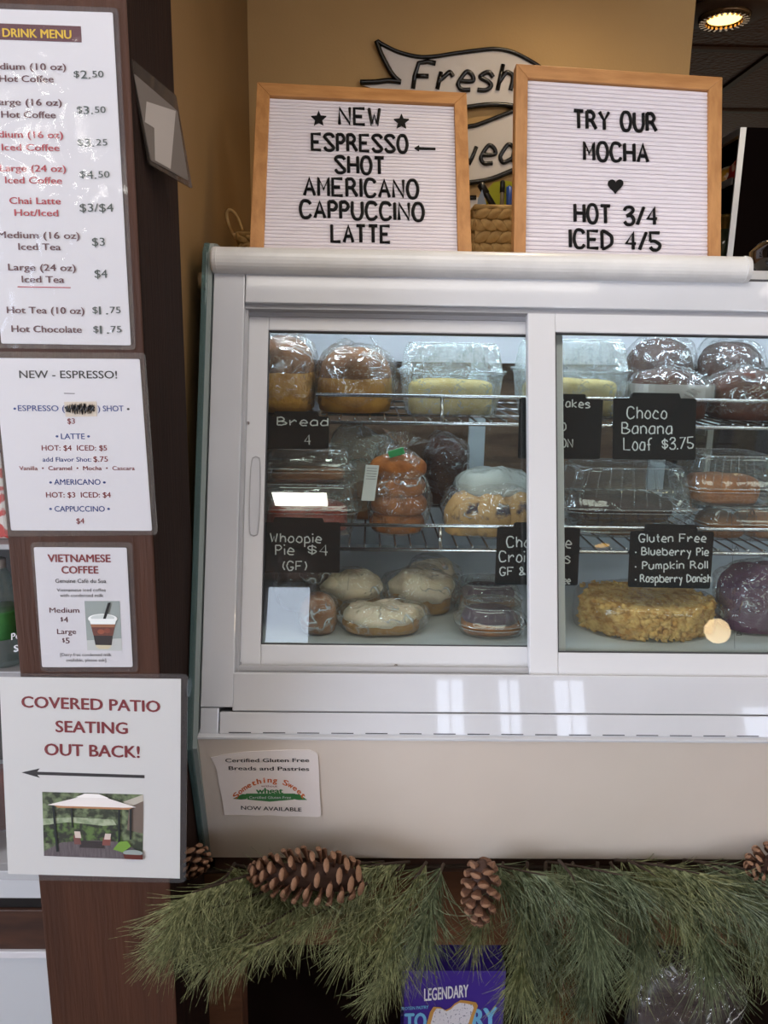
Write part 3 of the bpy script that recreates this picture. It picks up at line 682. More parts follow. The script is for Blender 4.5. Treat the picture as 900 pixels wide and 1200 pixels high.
# handle recess on left door, screws
mb = MB(); a0 = sx(297, 535, nL); a1 = sx(303, 628, nL); cx = (sx(299, 580, nL)[0]); w2 = .0075
pts = []
for i in range(24):
    t_ = 2*math.pi*i/24; s_ = (a0[1]+a1[1])/2+math.sin(t_)*(a1[1]-a0[1])/2*(1 if abs(math.sin(t_)) > .0 else 1)
    xx = cx+w2*(abs(math.cos(t_))**.35)*(1 if math.cos(t_) > 0 else -1); pts.append(cf(xx, s_, nL+.0012))
for i in range(24): pass
mb.tube(pts, .0008, 6, closed=True); mb.build('pull_rim', M['track'], Dl)
mb = MB(); mb.prism([p-nv*.0008 for p in pts], -nv*.0004); mb.build('pull_recess', M['white'], Dl)
for (x, y, D_) in ((294, 365.5, Dl), (290.5, 496, Dl), (464, 780, Dl), (281, 777.5, Dl)):
    c = FP.px(x, y, nL+.0004); mb = MB(); mb.tube([c-nv*.001, c+nv*.0012], .0024, 12); mb.build('screw', M['chrome'], D_)
# faint transparent warning sticker on the right pane
st = mat('sticker_print', '#2a2420', .6); mb = MB(); SN = FP.off(nR-.008+.0008)
def tri(x, y, r):
    p = [(x, y-r), (x+r, y+r*.8), (x-r, y+r*.8)]
    for i in range(3): mb.tube([SN.px(*p[i]), SN.px(*p[(i+1) % 3])], .00035, 4)
tri(881, 601, 6); tri(884, 630, 6); tri(863, 643, 3); tri(865, 690, 3); tri(865, 716, 3); tri(866, 742, 3)
mb.tube([SN.px(881, 597), SN.px(879, 602), SN.px(883, 605), SN.px(884, 601), SN.px(881, 597)], .0005, 4)
mb.tube([SN.px(884, 626), SN.px(884, 633)], .0005, 4); mb.tube([SN.px(x, y) for x, y in ell(865, 702, 3, 3, 10)], .00035, 4)
mb.tube([SN.px(857, 590), SN.px(861, 760)], .0002, 4)
mb.build('warning_sticker', st, D)

# sticker on the fascia
t = thing('gluten_free_sticker', 'white curling sticker on the lower front panel of the case', 'sticker', FA.px(312, 957, .002))
def FAp(x, y, l=0): return FA.px(x, y, .0015+l)
poly = [(247, 888), (262, 884.5), (285, 881.5), (300, 880.5), (320, 879.5), (340, 879), (363, 879), (369, 881), (372.5, 884.5), (373.5, 900), (374.5, 925), (376, 953), (375.5, 956.5), (372, 957.5), (350, 956.5), (335, 956.8), (315, 955.2), (300, 956), (285, 955), (263, 955), (261, 940), (257, 920), (254, 902), (250, 893)]
mb = MB(); mb.prism([FAp(*p) for p in poly], -fn*.0008); mb.build('paper', mat('sticker_paper', '#ece4e0', .45, coat=.1), t)
FQ = FA.off(.0019)
lettering(t, [('Certified Gluten Free', 264, 893.3, 362.5, 893, 4.6, 0, .018), ('Breads and Pastries', 268, 902.3, 362.5, 903.3, 4.6, 0, .018), ('NOW AVAILABLE', 282.5, 948.7, 353.5, 951, 4.6, 0, .018),
     ('without', 306, 922.2, 325, 922.6, 2.6, 1, .0), ('wheat', 300, 929.6, 332, 929.8, 6.6, 2, .04)], [M['inkblack'], M['inkmaroon'], M['inkleaf']], pl=FQ, up=(-.05, -1), lift=0)
mb = MB()
def arctext(mb, s, cx, cy, r, a0, a1, cap, pl, bold=.02, lift=0):
    n = len(s)
    for i, ch in enumerate(s):
        if ch == ' ': continue
        a = a0+(a1-a0)*i/(n-1); ux, uy = math.sin(a), -math.cos(a); tx, ty = math.cos(a), math.sin(a)
        wd = (a1-a0)*r/(n-1)*(.35 if ch in 'i' else .86 if ch not in 'mSw' else 1.1)
        x, y = cx+ux*r, cy+uy*r; ptext(mb, pl, ch, x-tx*wd/2, y-ty*wd/2, x+tx*wd/2, y+ty*wd/2, cap, bold, (ux, uy), lift)
arctext(mb, 'Something Sweet', 316, 966, 49, -.86, .86, 6.6, FQ, .035); mb.build('logo_lettering', M['inkorange'], t)
mb = MB()
for p in ([(273, 936), (284, 930.5), (290, 931), (289, 936.5), (282, 937)], [(288, 930), (346, 930), (344, 937), (316, 939.5), (290, 937)], [(344, 930.5), (351, 931), (360, 937.5), (350, 937.5), (344, 936.5)]):
    mb.prism([FQ.px(*q, -.0002) for q in p], -fn*.0001)
mb.build('ribbon_print', M['inkleaf'], t)
mb = MB(); ptext(mb, FQ, 'Certified Gluten Free', 292, 936, 341, 936, 3.2, 0, (0, -1), .0002); mb.build('ribbon_lettering', M['paper'], t)

# ------------------------------------------------------------ shelves inside the case
def rp(x, y, n): return FP.px(x, y, n)
SN_ = -.055
def wire_shelf(nm, ylow, yup, x0px, x1px, sup, label, yslope=.012, xs_up=None):
    a = rp(450, ylow, SN_); z = a.z; yfr = a.y; b = rp(450, yup, SN_)
    X0s = rp(x0px, ylow, SN_).x; X1s = XR-.02 if x1px is None else rp(x1px, ylow, SN_).x
    root = thing('wire_shelf', label, 'shelf', ((X0s+X1s)/2, (yfr+YB)/2, z))
    mb = MB(); mb.tube([V(X0s, yfr, z), V(X1s, yfr, z)], .0028, 8); mb.build('front_rail', M['steel'], root, smooth=True)
    xa = rp(xs_up or x0px, yup, SN_).x
    mb = MB(); mb.tube([V(xa, b.y, b.z), V(X1s, b.y, b.z)], .0028, 8); mb.build('guard_rail', M['steel'], root, smooth=True)
    for x in sup:
        p = rp(x, (yup+ylow)/2, SN_).x; mb = MB(); mb.tube([V(p, b.y, b.z), V(p, yfr, z)], .0026, 8); mb.build('rail_support', M['steel'], root, smooth=True)
    yb = YB-.04; x = X0s+.012; i = 0; w0 = None
    while x < X1s:
        pts = [V(x, yfr, z+.005), V(x, yfr+.006, z+.0035), V(x, yb, z+.0035)]
        if w0 is None:
            mb = MB(); mb.tube(pts, .0016, 6); w0 = mb.build('shelf_wire', M['steel'], root, smooth=True); base = w0.location.copy(); xb = x
        else:
            c = w0.copy(); COL.objects.link(c); c.parent = root; c.location = base+V(x-xb, 0, 0)
        x += .0225
    for f in (.3, .62, 1.0):
        mb = MB(); mb.tube([V(X0s, yfr+(yb-yfr)*f, z), V(X1s, yfr+(yb-yfr)*f, z)], .0025, 8); mb.build('cross_rail', M['steel'], root, smooth=True)
    return z+.0052, yfr
ZS1, YS1 = wire_shelf('top', 495.5, 463.5, 370, None, (518, 735+20), 'upper chrome wire shelf inside the display case')
ZS2, YS2 = wire_shelf('mid', 644, 615.5, 381, None, (516,), 'lower chrome wire shelf inside the display case')
ZD = zd+.0005

# left end ledge under the first loaf (solid side shelf)
# ------------------------------------------------------------ food builders
def slot(x0, x1, yt, Y, z):
    """metres for something spanning photo x0..x1 with its top at yt, standing at depth Y on height z"""
    # base row in the photo at that depth
    pl = YP(Y); ymid = (yt+600)/2
    q = R.transposed()@(V(.2, Y, z)-CAM); yb = 600-F*q.y/-q.z
    ym = (yt+yb)/2; a = pl.px(x0, ym).x; b = pl.px(x1, ym).x; zt_ = pl.px((x0+x1)/2, yt).z
    return (a+b)/2, b-a, zt_-z
def blob(mb, c, w, d, h, e=2.4, amp=.03, ns=30, seed=0, nu=28, nvv=16, flat=.25, crease=0, ev=None):
    """rounded food body: superellipsoid with a flattened base and lumpy surface; c = base centre"""
    c = Vector(c); rings = []; ev = ev or e
    sg = lambda v, p: math.copysign(abs(v)**p, v)
    for i in range(nvv+1):
        ph = -math.pi/2+math.pi*i/nvv; r = []
        for j in range(nu):
            th = 2*math.pi*j/nu
            x = sg(math.cos(ph), 2/ev)*sg(math.cos(th), 2/e); y = sg(math.cos(ph), 2/ev)*sg(math.sin(th), 2/e); z = sg(math.sin(ph), 2/ev)
            z = max(z, -1+flat*2)
            p = V(x*w/2, y*d/2, (z+1-flat*2)/(2-flat*2)*h)
            n_ = noise.noise(p*ns+V(seed, seed*1.7, 0)); n2 = noise.noise(p*ns*3.1+V(seed, 3, seed))
            k = 1+amp*(n_+.5*n2)*2
            if crease: k += crease*(abs(math.sin(th*5+seed)))*(.4+.6*i/nvv)
            r.append(c+V(p.x*k, p.y*k, max(p.z*(1+amp*n_*2), 0)))
        rings.append(r)
    mb.loft(rings); return mb
def bagfilm(mb, c, w, d, h, seed, tail=None, amp=.07, ns=26, e=2.3, ev=None):
    blob(mb, c, w, d, h, e, amp, ns, seed, 48, 26, .12, .03, ev)
    if tail:                                       # gathered neck fanning out
        t0_, dirv, ln, fw = tail; t0_ = Vector(t0_); dirv = Vector(dirv).normalized(); s_ = dirv.orthogonal().normalized(); u_ = dirv.cross(s_)
        rings = []
        for i in range(7):
            f = i/6; rad = fw*(.5-.34*math.sin(min(f*2, 1)*math.pi/2)+(max(f-.45, 0))*1.1); r = []
            for j in range(18):
                a = 2*math.pi*j/18; k = rad*(1+.35*math.sin(a*5+seed)*(.3+f)+.1*noise.noise(V(j, i, seed)))
                r.append(t0_+dirv*ln*f*(1+.15*math.sin(a*3+seed)*f)+(s_*math.cos(a)+u_*math.sin(a)*.55)*k)
            rings.append(r)
        mb.loft(rings, False, False)
def rrect(cx, cy, z, w, d, r=.2, k=28, ribs=0, amp=0):
    out = []
    for j in range(k):
        a = 2*math.pi*(j+.5)/k; c_, s_ = math.cos(a), math.sin(a); p = 2/(2+6*(1-r))
        x = math.copysign(abs(c_)**p, c_)*w/2; y = math.copysign(abs(s_)**p, s_)*d/2
        kk = 1+(amp*(1 if (j//2) % 2 else -1) if ribs else 0)
        out.append(V(cx+x*kk, cy+y*kk, z))
    return out
def clamshell(root, c, w, d, h, mlid, mbase, split=.42, lidtop=.72, round_=.3, k=48):
    c = Vector(c); zs = h*split
    mb = MB(); mb.loft([rrect(c.x, c.y, c.z+.001, w*.8, d*.8, round_, k), rrect(c.x, c.y, c.z+.001, w*.84, d*.84, round_, k), rrect(c.x, c.y, c.z+zs*.5, w*.9, d*.9, round_, k, 1, .012),
        rrect(c.x, c.y, c.z+zs-.003, w*.95, d*.95, round_, k), rrect(c.x, c.y, c.z+zs-.002, w, d, round_, k)], True, False)
    mb.build('base_tray', mbase, root, smooth=True)
    mb = MB(); mb.loft([rrect(c.x, c.y, c.z+zs, w, d, round_, k), rrect(c.x, c.y, c.z+zs+.003, w, d, round_, k), rrect(c.x, c.y, c.z+zs+.004, w*.93, d*.93, round_, k),
        rrect(c.x, c.y, c.z+zs+(h-zs)*.45, w*(.93+lidtop)/2*1.02, d*(.93+lidtop)/2*1.02, round_, k, 1, .013), rrect(c.x, c.y, c.z+h-.006, w*lidtop*1.03, d*lidtop*1.03, round_, k, 1, .008),
        rrect(c.x, c.y, c.z+h, w*lidtop*.95, d*lidtop*.95, round_, k), rrect(c.x, c.y, c.z+h-.002, w*lidtop*.8, d*lidtop*.8, round_, k)], False, True)
    lid = mb.build('lid', mlid, root, smooth=True)
    mb = MB()
    for z_, f_ in ((zs+.002, 1.0), (zs-.004, .955), (h, lidtop*.97)): mb.tube(rrect(c.x, c.y, c.z+z_, w*f_, d*f_, round_, k), .0007, 5, closed=True)
    nr = 9
    for i in range(nr):                            # pressed ribs up the front and back of the lid
        u = (i+.5)/nr-.5
        for sg in (-1, 1):
            mb.tube([V(c.x+u*w*.86, c.y+sg*d*.465, c.z+zs+.005), V(c.x+u*w*lidtop*.92, c.y+sg*d*lidtop*.475, c.z+h-.004)], .00038, 4)
    mb.build('rim_and_ribs', M['clamrim'], root, smooth=True)
def food(name, label, cat, x0, x1, yt, Y, z, d, group=None):
    X, w_, h = slot(x0, x1, yt, Y, z); return thing(name, label, cat, (X, Y, z), group), X, w_, h, d
def bagged(name, label, cat, x0, x1, yt, Y, z, d, m, film='bag', tail=None, seed=1, inner=.92, e=2.6, amp=.03, group=None, pname='bread', tophat=None):
    t, X, w_, h, d = food(name, label, cat, x0, x1, yt, Y, z, d, group)
    mb = MB(); blob(mb, (X, Y, z+.002), w_*inner, d*inner, h*inner, e, amp, 30, seed)
    if tophat:                                     # two-tone crust: upper faces use second material
        zc = z+h*inner*tophat[1]
        b = MB(); b.v = mb.v; b.f = mb.f; b.m = [1 if sum(mb.v[i].z for i in f)/len(f) > zc else 0 for f in mb.f]; b.build(pname, [m, tophat[0]], t, smooth=True)
    else: mb.build(pname, m, t, smooth=True)
    mb = MB(); tl = None
    if tail: tl = ((X+tail[0]*w_/2, Y+tail[1]*d/2, z+h*tail[2]), tail[3], tail[4], tail[5])
    bagfilm(mb, (X, Y, z), w_, d, h, seed, tl); mb.build('plastic_bag', M[film], t, smooth=True)
    return t, X, w_, h
# --- upper shelf, left to right
t, X, w_, h = bagged('bagged_loaf', 'golden crusted loaf in a clear bag at the far left of the top shelf', 'bread', 296, 372, 388, 1.27, ZS1, .2, M['loaf'], seed=1, tophat=(M['crust'], .55), pname='loaf', amp=.02)
bagged('bagged_loaf', 'wide two-toned loaf with pale plastic gathered on its right end', 'bread', 369, 463, 401, 1.27, ZS1, .17, M['loaf'], seed=2, tophat=(M['crust'], .5), pname='loaf', amp=.02, tail=(.55, 0, .75, (.6, -.1, .6), .018, .04))
def cake_box(x0, x1, yt, Y, z, d, label, m, lid, base='clamfog', group=None, split=.5, fill=.47, lidtop=.82, name='cake_clamshell', pname='cake', n=1):
    t, X, w_, h, d = food(name, label, 'cake box', x0, x1, yt, Y, z, d, group)
    mb = MB(); blob(mb, (X, Y, z+.003), w_*.78, d*.78, h*fill, 6, .02, 30, n); mb.build(pname, m, t, smooth=True)
    clamshell(t, (X, Y, z), w_, d, h, M[lid], M[base], split, lidtop); return t, X, w_, h
cake_box(466, 589, 402, 1.25, ZS1, .12, 'fogged clamshell of yellow mini cakes behind the left door', M['yellow'], 'clamfog', split=.6)
cake_box(602, 732, 398, 1.25, ZS1, .12, 'fogged clamshell of yellow mini cakes half behind the centre door frame', M['yellow'], 'clamfog', split=.6)
t1, X, w_, h = bagged('bagged_loaf', 'bagged brown banana loaf with a pale band, lower one by the choco banana tag', 'bread', 734, 828, 429, 1.22, ZS1, .11, M['redbrown'], seed=4, pname='loaf')
mb = MB(); rings = []
for k_ in range(2):
    rings.append(rrect(X, 1.22, ZS1+h*(.38+.3*k_), w_*1.0, .113, .6, 28))
mb.loft(rings, False, False); mb.build('paper_band', clear('pale_band', .5, '#c8c8c6', '#ffffff', .2, .5, 60, 1.3), t1)
zt1 = ZS1+h
bagged('bagged_loaf', 'round topped brown loaf standing behind the one with a pale band', 'bread', 726, 816, 391, 1.33, ZS1, .09, M['dark'], seed=5, pname='loaf')
bagged('bagged_loaf', 'very dark bagged loaf at the top right, standing behind a red brown one', 'bread', 812, 898, 393, 1.33, ZS1, .09, M['dark'], seed=6, pname='loaf', film='bag')
bagged('bagged_loaf', 'red brown bagged loaf at the right end of the top shelf', 'bread', 830, 935, 430, 1.22, ZS1, .11, M['redbrown'], seed=7, pname='loaf')
# --- middle shelf
def clam(x0, x1, yt, Y, z, d, label, m, fill=.5, split=.4, lidtop=.78, lid='clam', base='clam', pname='pastry', e=3, n=1, am=.05, count=1, rnd=.35):
    t, X, w_, h, d = food('pastry_clamshell', label, 'pastry box', x0, x1, yt, Y, z, d)
    for i in range(count):
        ww = w_*.8/count; mb = MB(); blob(mb, (X+(i-(count-1)/2)*ww, Y, z+.003), ww*.95, d*.74, h*fill, e, am, 34, n+i); mb.build(pname, m, t, smooth=True)
    clamshell(t, (X, Y, z), w_, d, h, M[lid], M[base], split, lidtop, rnd); return t, X, w_, h
# left shelf part continues as a solid ledge so the left boxes stand on something
z2f = ZS2
mb = MB(); mb.box(X0+.012, rp(380, 644, SN_).x-.004, YS2, YB-.04, z2f-.006, z2f-.001); tag(mb.build('side_ledge', M['steel']), 'narrow metal ledge at the left end under the strawberry boxes', 'shelf')
mb = MB(); mb.box(X0+.012, rp(369, 495, SN_).x-.004, YS1, YB-.04, ZS1-.006, ZS1-.001); tag(mb.build('side_ledge', M['steel']), 'narrow metal ledge at the left end under the golden loaf', 'shelf')
tt, Xa, wa, ha = clam(296, 424, 562, 1.18, ZS2, .11, 'long clear clamshell holding red strawberry filling at the left', M['red'], .55, .5, .85, pname='filling', n=3)
clam(306, 418, 523, 1.18, ZS2+ha+.002, .10, 'empty looking clear clamshell stacked on the strawberry one', M['pastry'], .28, .4, .8, n=8)
# stack of rolls
t, X, w_, h, d = food('bagged_rolls', 'tall clear bag of stacked golden rolls with a green clip', 'bread', 430, 503, 522, 1.165, ZS2-.0, .07)
t.location.z = ZS2; zz = ZS2+.002; hb = h*.84; rolls = 4
for i in range(rolls):
    mb = MB(); blob(mb, (X+.002*math.sin(i*2), 1.165, zz+i*hb/rolls), w_*.90, .066, hb/rolls*1.28, 2.2, .02, 30, i, flat=.18); mb.build('roll', M['roll'], t, smooth=True)
mb = MB(); bagfilm(mb, (X, 1.165, ZS2), w_, .078, h*.97, 11, ((X, 1.165, ZS2+h*.9), (.3, 0, 1), .03, .05)); mb.build('plastic_bag', M['bag'], t, smooth=True)
mb = MB(); c = V(X-.005, 1.135, ZS2+h*.95); mb.box(-.012, .012, -.004, .004, -.005, .005, Matrix.Translation(c)@Matrix.Rotation(-.3, 4, 'Y')); mb.build('clip', M['green'], t, bevel=.001)
mb = MB(); c = V(X-w_*.45, 1.125, ZS2+h*.62); mb.box(-.011, .011, -.0006, .0006, -.027, .027, Matrix.Translation(c)@Matrix.Rotation(.12, 4, 'Y')@Matrix.Rotation(.5, 4, 'Z')); lb = mb.build('paper_label', M['label'], t)
mb = MB()
for i in range(5): mb.box(-.009, .008, -.0009, -.0007, .022-i*.004, .0226-i*.004, Matrix.Translation(c)@Matrix.Rotation(.12, 4, 'Y')@Matrix.Rotation(.5, 4, 'Z'))
mb.build('label_print', M['inkblack'], lb)
# crinkled bag behind
t, X, w_, h, d = food('empty_bag', 'crumpled translucent plastic bag behind the stack of rolls', 'bag', 385, 478, 500, 1.27, ZS2, .1)
mb = MB(); blob(mb, (X, 1.27, ZS2+.003), w_*.7, .075, h*.35, 2.6, .06, 30, 2); mb.build('pastry', M['pastry'], t, smooth=True)
mb = MB(); bagfilm(mb, (X, 1.27, ZS2), w_, .09, h, 21, None, .10, 20); mb.build('plastic_bag', M['baghaze'], t, smooth=True)
bagged('bagged_loaf', 'dim brown bagged loaf at the back of the lower wire shelf', 'bread', 492, 548, 505, 1.42, ZS2, .12, M['redbrown'], seed=31, pname='loaf')
# scones
t, X, w_, h, d = food('bagged_scones', 'bag of blueberry scones under folded white plastic by the centre frame', 'pastry', 519, 622, 549, 1.17, ZS2, .11)
for i, (a, b) in enumerate(((-.27, -.15), (.05, -.2), (.3, -.1), (-.1, .2), (.22, .22))):
    mb = MB(); blob(mb, (X+a*w_, 1.17+b*.1, ZS2+.002), w_*.42, .048, h*.66, 2.4, .07, 50, i+3); mb.build('scone', M['scone'], t, smooth=True)
mb = MB(); bagfilm(mb, (X, 1.17, ZS2), w_, .12, h*.82, 13, None, .06, 24); mb.build('plastic_bag', M['bag'], t, smooth=True)
mb = MB(); blob(mb, (X+.008, 1.185, ZS2+h*.60), w_*.82, .085, h*.40, 2.2, .09, 34, 9, 32, 14, .3, .04); mb.build('folded_bag_top', clear('milky_film', .6, '#dde6e4', '#eef2f0', .25, 1, 40, 1.4, dist=.01), t, smooth=True)
# right side clamshells
clam(650, 806, 543, 1.19, ZS2+.022, .14, 'large clear clamshell of chocolate cake in the right door', M['dark'], .42, .28, .78, pname='cake', n=5)
t, X, w_, h = clam(664, 788, 611, 1.19, ZS2, .12, 'shallow clear tray of pastries under the chocolate clamshell', M['pastry'], .6, .6, .9, n=6)
_, _, _, hh1 = clam(808, 925, 588, 1.18, ZS2, .12, 'lower clear clamshell of pale pastries at the right', M['pastry'], .62, .5, .82, n=16, count=2)
clam(796, 898, 530, 1.18, ZS2+hh1+.002, .12, 'clear clamshell of orange brown pastries stacked at the right', M['roll'], .55, .35, .8, n=26)
# --- bottom deck
bagged('bagged_whoopie_pie', 'dark whoopie pie wrapped in plastic leaning at the bottom left', 'pastry', 322, 392, 640, 1.20, ZD, .09, M['dark'], seed=41, pname='whoopie_pie', e=2.2, inner=.9)
bagged('bagged_whoopie_pie', 'brown whoopie pie in crumpled plastic behind the frosted rolls', 'pastry', 350, 396, 690, 1.085, ZD, .05, M['pastry'], seed=42, pname='whoopie_pie', e=2.2)
def froll(x0, x1, yt, Y, seed, label, tail=None, dk=.8):
    t, X, w_, h, d = food('frosted_roll', label, 'pastry', x0, x1, yt, Y, ZD, .085)
    dd = w_*dk
    mb = MB(); blob(mb, (X, Y, ZD+.002), w_*.82, dd*.82, h*.62, 2.6, .04, 30, seed); mb.build('bun', M['loaf'], t, smooth=True)
    mb = MB(); blob(mb, (X, Y-.002, ZD+h*.30), w_*.86, dd*.88, h*.58, 2.2, .11, 38, seed+1, 32, 16, .2, .03); mb.build('frosting', M['frost'], t, smooth=True)
    tl = None
    if tail: tl = ((X+tail[0]*w_/2, Y, ZD+h*tail[1]), tail[2], .04, .05)
    mb = MB(); bagfilm(mb, (X, Y, ZD), w_, dd, h, seed, tl); mb.build('plastic_bag', M['bag'], t, smooth=True)
froll(370, 452, 664, 1.185, 51, 'cream frosted roll in plastic, left one of the back pair')
froll(392, 502, 702, 1.096, 52, 'large cream frosted roll in plastic nearest the left door glass', None, .62)
froll(450, 536, 664, 1.19, 53, 'cream frosted roll in plastic, right one of the back pair')
froll(476, 540, 650, 1.27, 54, 'small frosted roll in plastic far behind the others')
for (x0, x1, yt, Y, z, lb_, n) in ((532, 618, 706, 1.098, ZD, 'purple iced pastry in a round clear box against the centre frame', 61), (530, 612, 680, 1.20, ZD, 'purple iced pastry in a clear box behind another purple one', 62)):
    t, X, w_, h, d = food('pastry_clamshell', lb_, 'pastry box', x0, x1, yt, Y, z, .09)
    mb = MB(); blob(mb, (X, Y, z+.003), w_*.78, .075, h*.45, 3, .03, 30, n); mb.build('bun', M['roll'], t, smooth=True)
    mb = MB(); blob(mb, (X, Y, z+h*.40), w_*.76, .073, h*.42, 2.4, .06, 30, n+4); mb.build('icing', M['purple'], t, smooth=True)
    clamshell(t, (X, Y, z), w_, .095, h, M['clam'], M['clam'], .4, .8, .9)
# crumb cake
t, X, w_, h, d = food('crumb_cake', 'round crumb topped cake in clear wrap on the case floor', 'cake', 676, 834, 694, 1.132, ZD, .15)
mb = MB(); blob(mb, (X, 1.132, ZD+.002), w_*.94, .15, h*.93, 2.1, .02, 30, 71, 40, 18, .02, 0, 7); mb.build('cake', M['crumb'], t, smooth=True)
mb = MB()
for i in range(1100):
    a = random.uniform(math.pi, 2*math.pi); zz = random.uniform(.04, .9)*h
    x = math.cos(a)*w_*.47; y = math.sin(a)*.075
    if random.random() < .25: x = random.uniform(-.42, .42)*w_; y = random.uniform(-.06, .06); zz = h*.92
    s_ = random.uniform(.004, .0095); Mx = Matrix.Translation((X+x, 1.132+y, ZD+zz))@Matrix.Rotation(random.uniform(0, 3), 4, V(random.random(), random.random(), 1))
    mb.add([Mx@V(*q) for q in ((s_, 0, 0), (-s_, 0, 0), (0, s_*.8, 0), (0, -s_*.8, 0), (0, 0, s_*.7), (0, 0, -s_*.7))], [(0, 2, 4), (2, 1, 4), (1, 3, 4), (3, 0, 4), (2, 0, 5), (1, 2, 5), (3, 1, 5), (0, 3, 5)])
mb.build('crumbs', M['crumb'], t, kind='stuff', smooth=True)
mb = MB(); bagfilm(mb, (X, 1.132, ZD), w_*1.02, .165, h*1.02, 73, None, .015, 20, 2.1, 8); mb.build('plastic_wrap', clear('tight_wrap', .02, tint='#ffffff', rough=.12, bump=.6, bscale=30, refl=1.1, dist=.006), t, smooth=True)
bagged('bagged_pastry', 'dark purple pastry in crinkled plastic at the bottom right', 'pastry', 840, 930, 655, 1.13, ZD, .11, M['purple'], seed=81, pname='pastry', film='bag')

# ------------------------------------------------------------ chalk price tags clipped to the guard rails
CT = FP.off(SN_+.012)
def chalktag(label, quad, tab, lines, th=.00095):
    pl = CT; bl = pl.px(*quad[3])
    t = thing('chalk_price_tag', label, 'price tag', (pl.px((quad[0][0]+quad[1][0])/2, quad[2][1]).x, bl.y, bl.z), 'chalk price tags in the display case')
    plate('tag_board', quad, pl, .002, M['chalkboard'], t, r=3)
    if tab: plate('clip_tab', tab, pl, .010, M['chalkboard'], t, r=1)
    mb = MB()
    for s, x0, y0, x1, y1, cap in lines:
        for ch in stroke_text(s, x0, y0, x1, y1, cap): stroke_mesh(mb, [[(x+random.uniform(-.25, .25), y+random.uniform(-.25, .25)) for x, y in st] for st in ch], pl, th, .0002, 5)
    if lines: mb.build('chalk_writing', M['chalk'], t)
chalktag('chalk tag reading choco banana loaf', [(719, 466), (816, 467), (815, 539), (718, 538)], [(742, 460), (796, 461), (798, 467), (740, 466)],
    [('Choco', 735, 490, 781, 490.5, 13), ('Banana', 729, 508, 787, 508.5, 13), ('Loaf', 731, 527, 764, 528, 14), ('$3.75', 776, 527, 812, 525, 13)])
chalktag('chalk tag for mini cakes, partly behind the centre door frame', [(609, 466), (707, 468), (703, 538), (607, 537)], [(630, 461), (686, 462), (688, 468), (628, 467)],
    [('Mini Cakes', 626, 475.5, 691, 478, 9), ('MANGO', 628, 504, 663, 504, 8), ('LEMON', 634, 523, 671, 524, 9)])
chalktag('chalk tag reading whoopie pie', [(300, 612), (399, 612), (398, 671), (299, 671)], [(322, 606), (378, 607), (380, 613), (320, 612)],
    [('Whoopie', 317, 635, 376, 636, 10), ('Pie', 323, 650, 344, 650, 11), ('$4', 361, 650, 384, 651, 12), ('(GF)', 330, 668, 359, 668, 10)])
chalktag('chalk tag for croissants, crossed by the centre door frame', [(583, 617), (680, 619), (677, 686), (580, 685)], [(604, 612), (658, 612), (660, 619), (602, 618)],
    [('Chocolate', 594, 641, 669, 642, 12), ('Croissants', 585, 658, 668, 660, 12), ('GF & Dairy', 586, 674, 655, 673, 9), ('free', 652, 684, 668, 684, 8)])
chalktag('chalk tag listing gluten free pie, roll and danish', [(739, 622), (837, 623), (832, 690), (736, 688)], [(759, 614), (816, 615), (818, 623), (757, 622)],
    [('Gluten Free', 749, 635, 827, 635, 9), ('* Blueberry Pie', 745, 650, 830, 651, 8.5), ('* Pumpkin Roll', 745, 667, 829, 666, 8.5), ('* Raspberry Danish', 745, 682, 833, 682, 8.5)], .0009)
chalktag('faint chalk bread tag hanging at the top left under the loaf', [(296, 487), (386, 488), (385, 526), (295, 526)], [(322, 482), (372, 482), (374, 488), (320, 488)],
    [('Bread', 325, 498, 384, 499, 9), ('4', 357, 521, 364, 521, 11)])

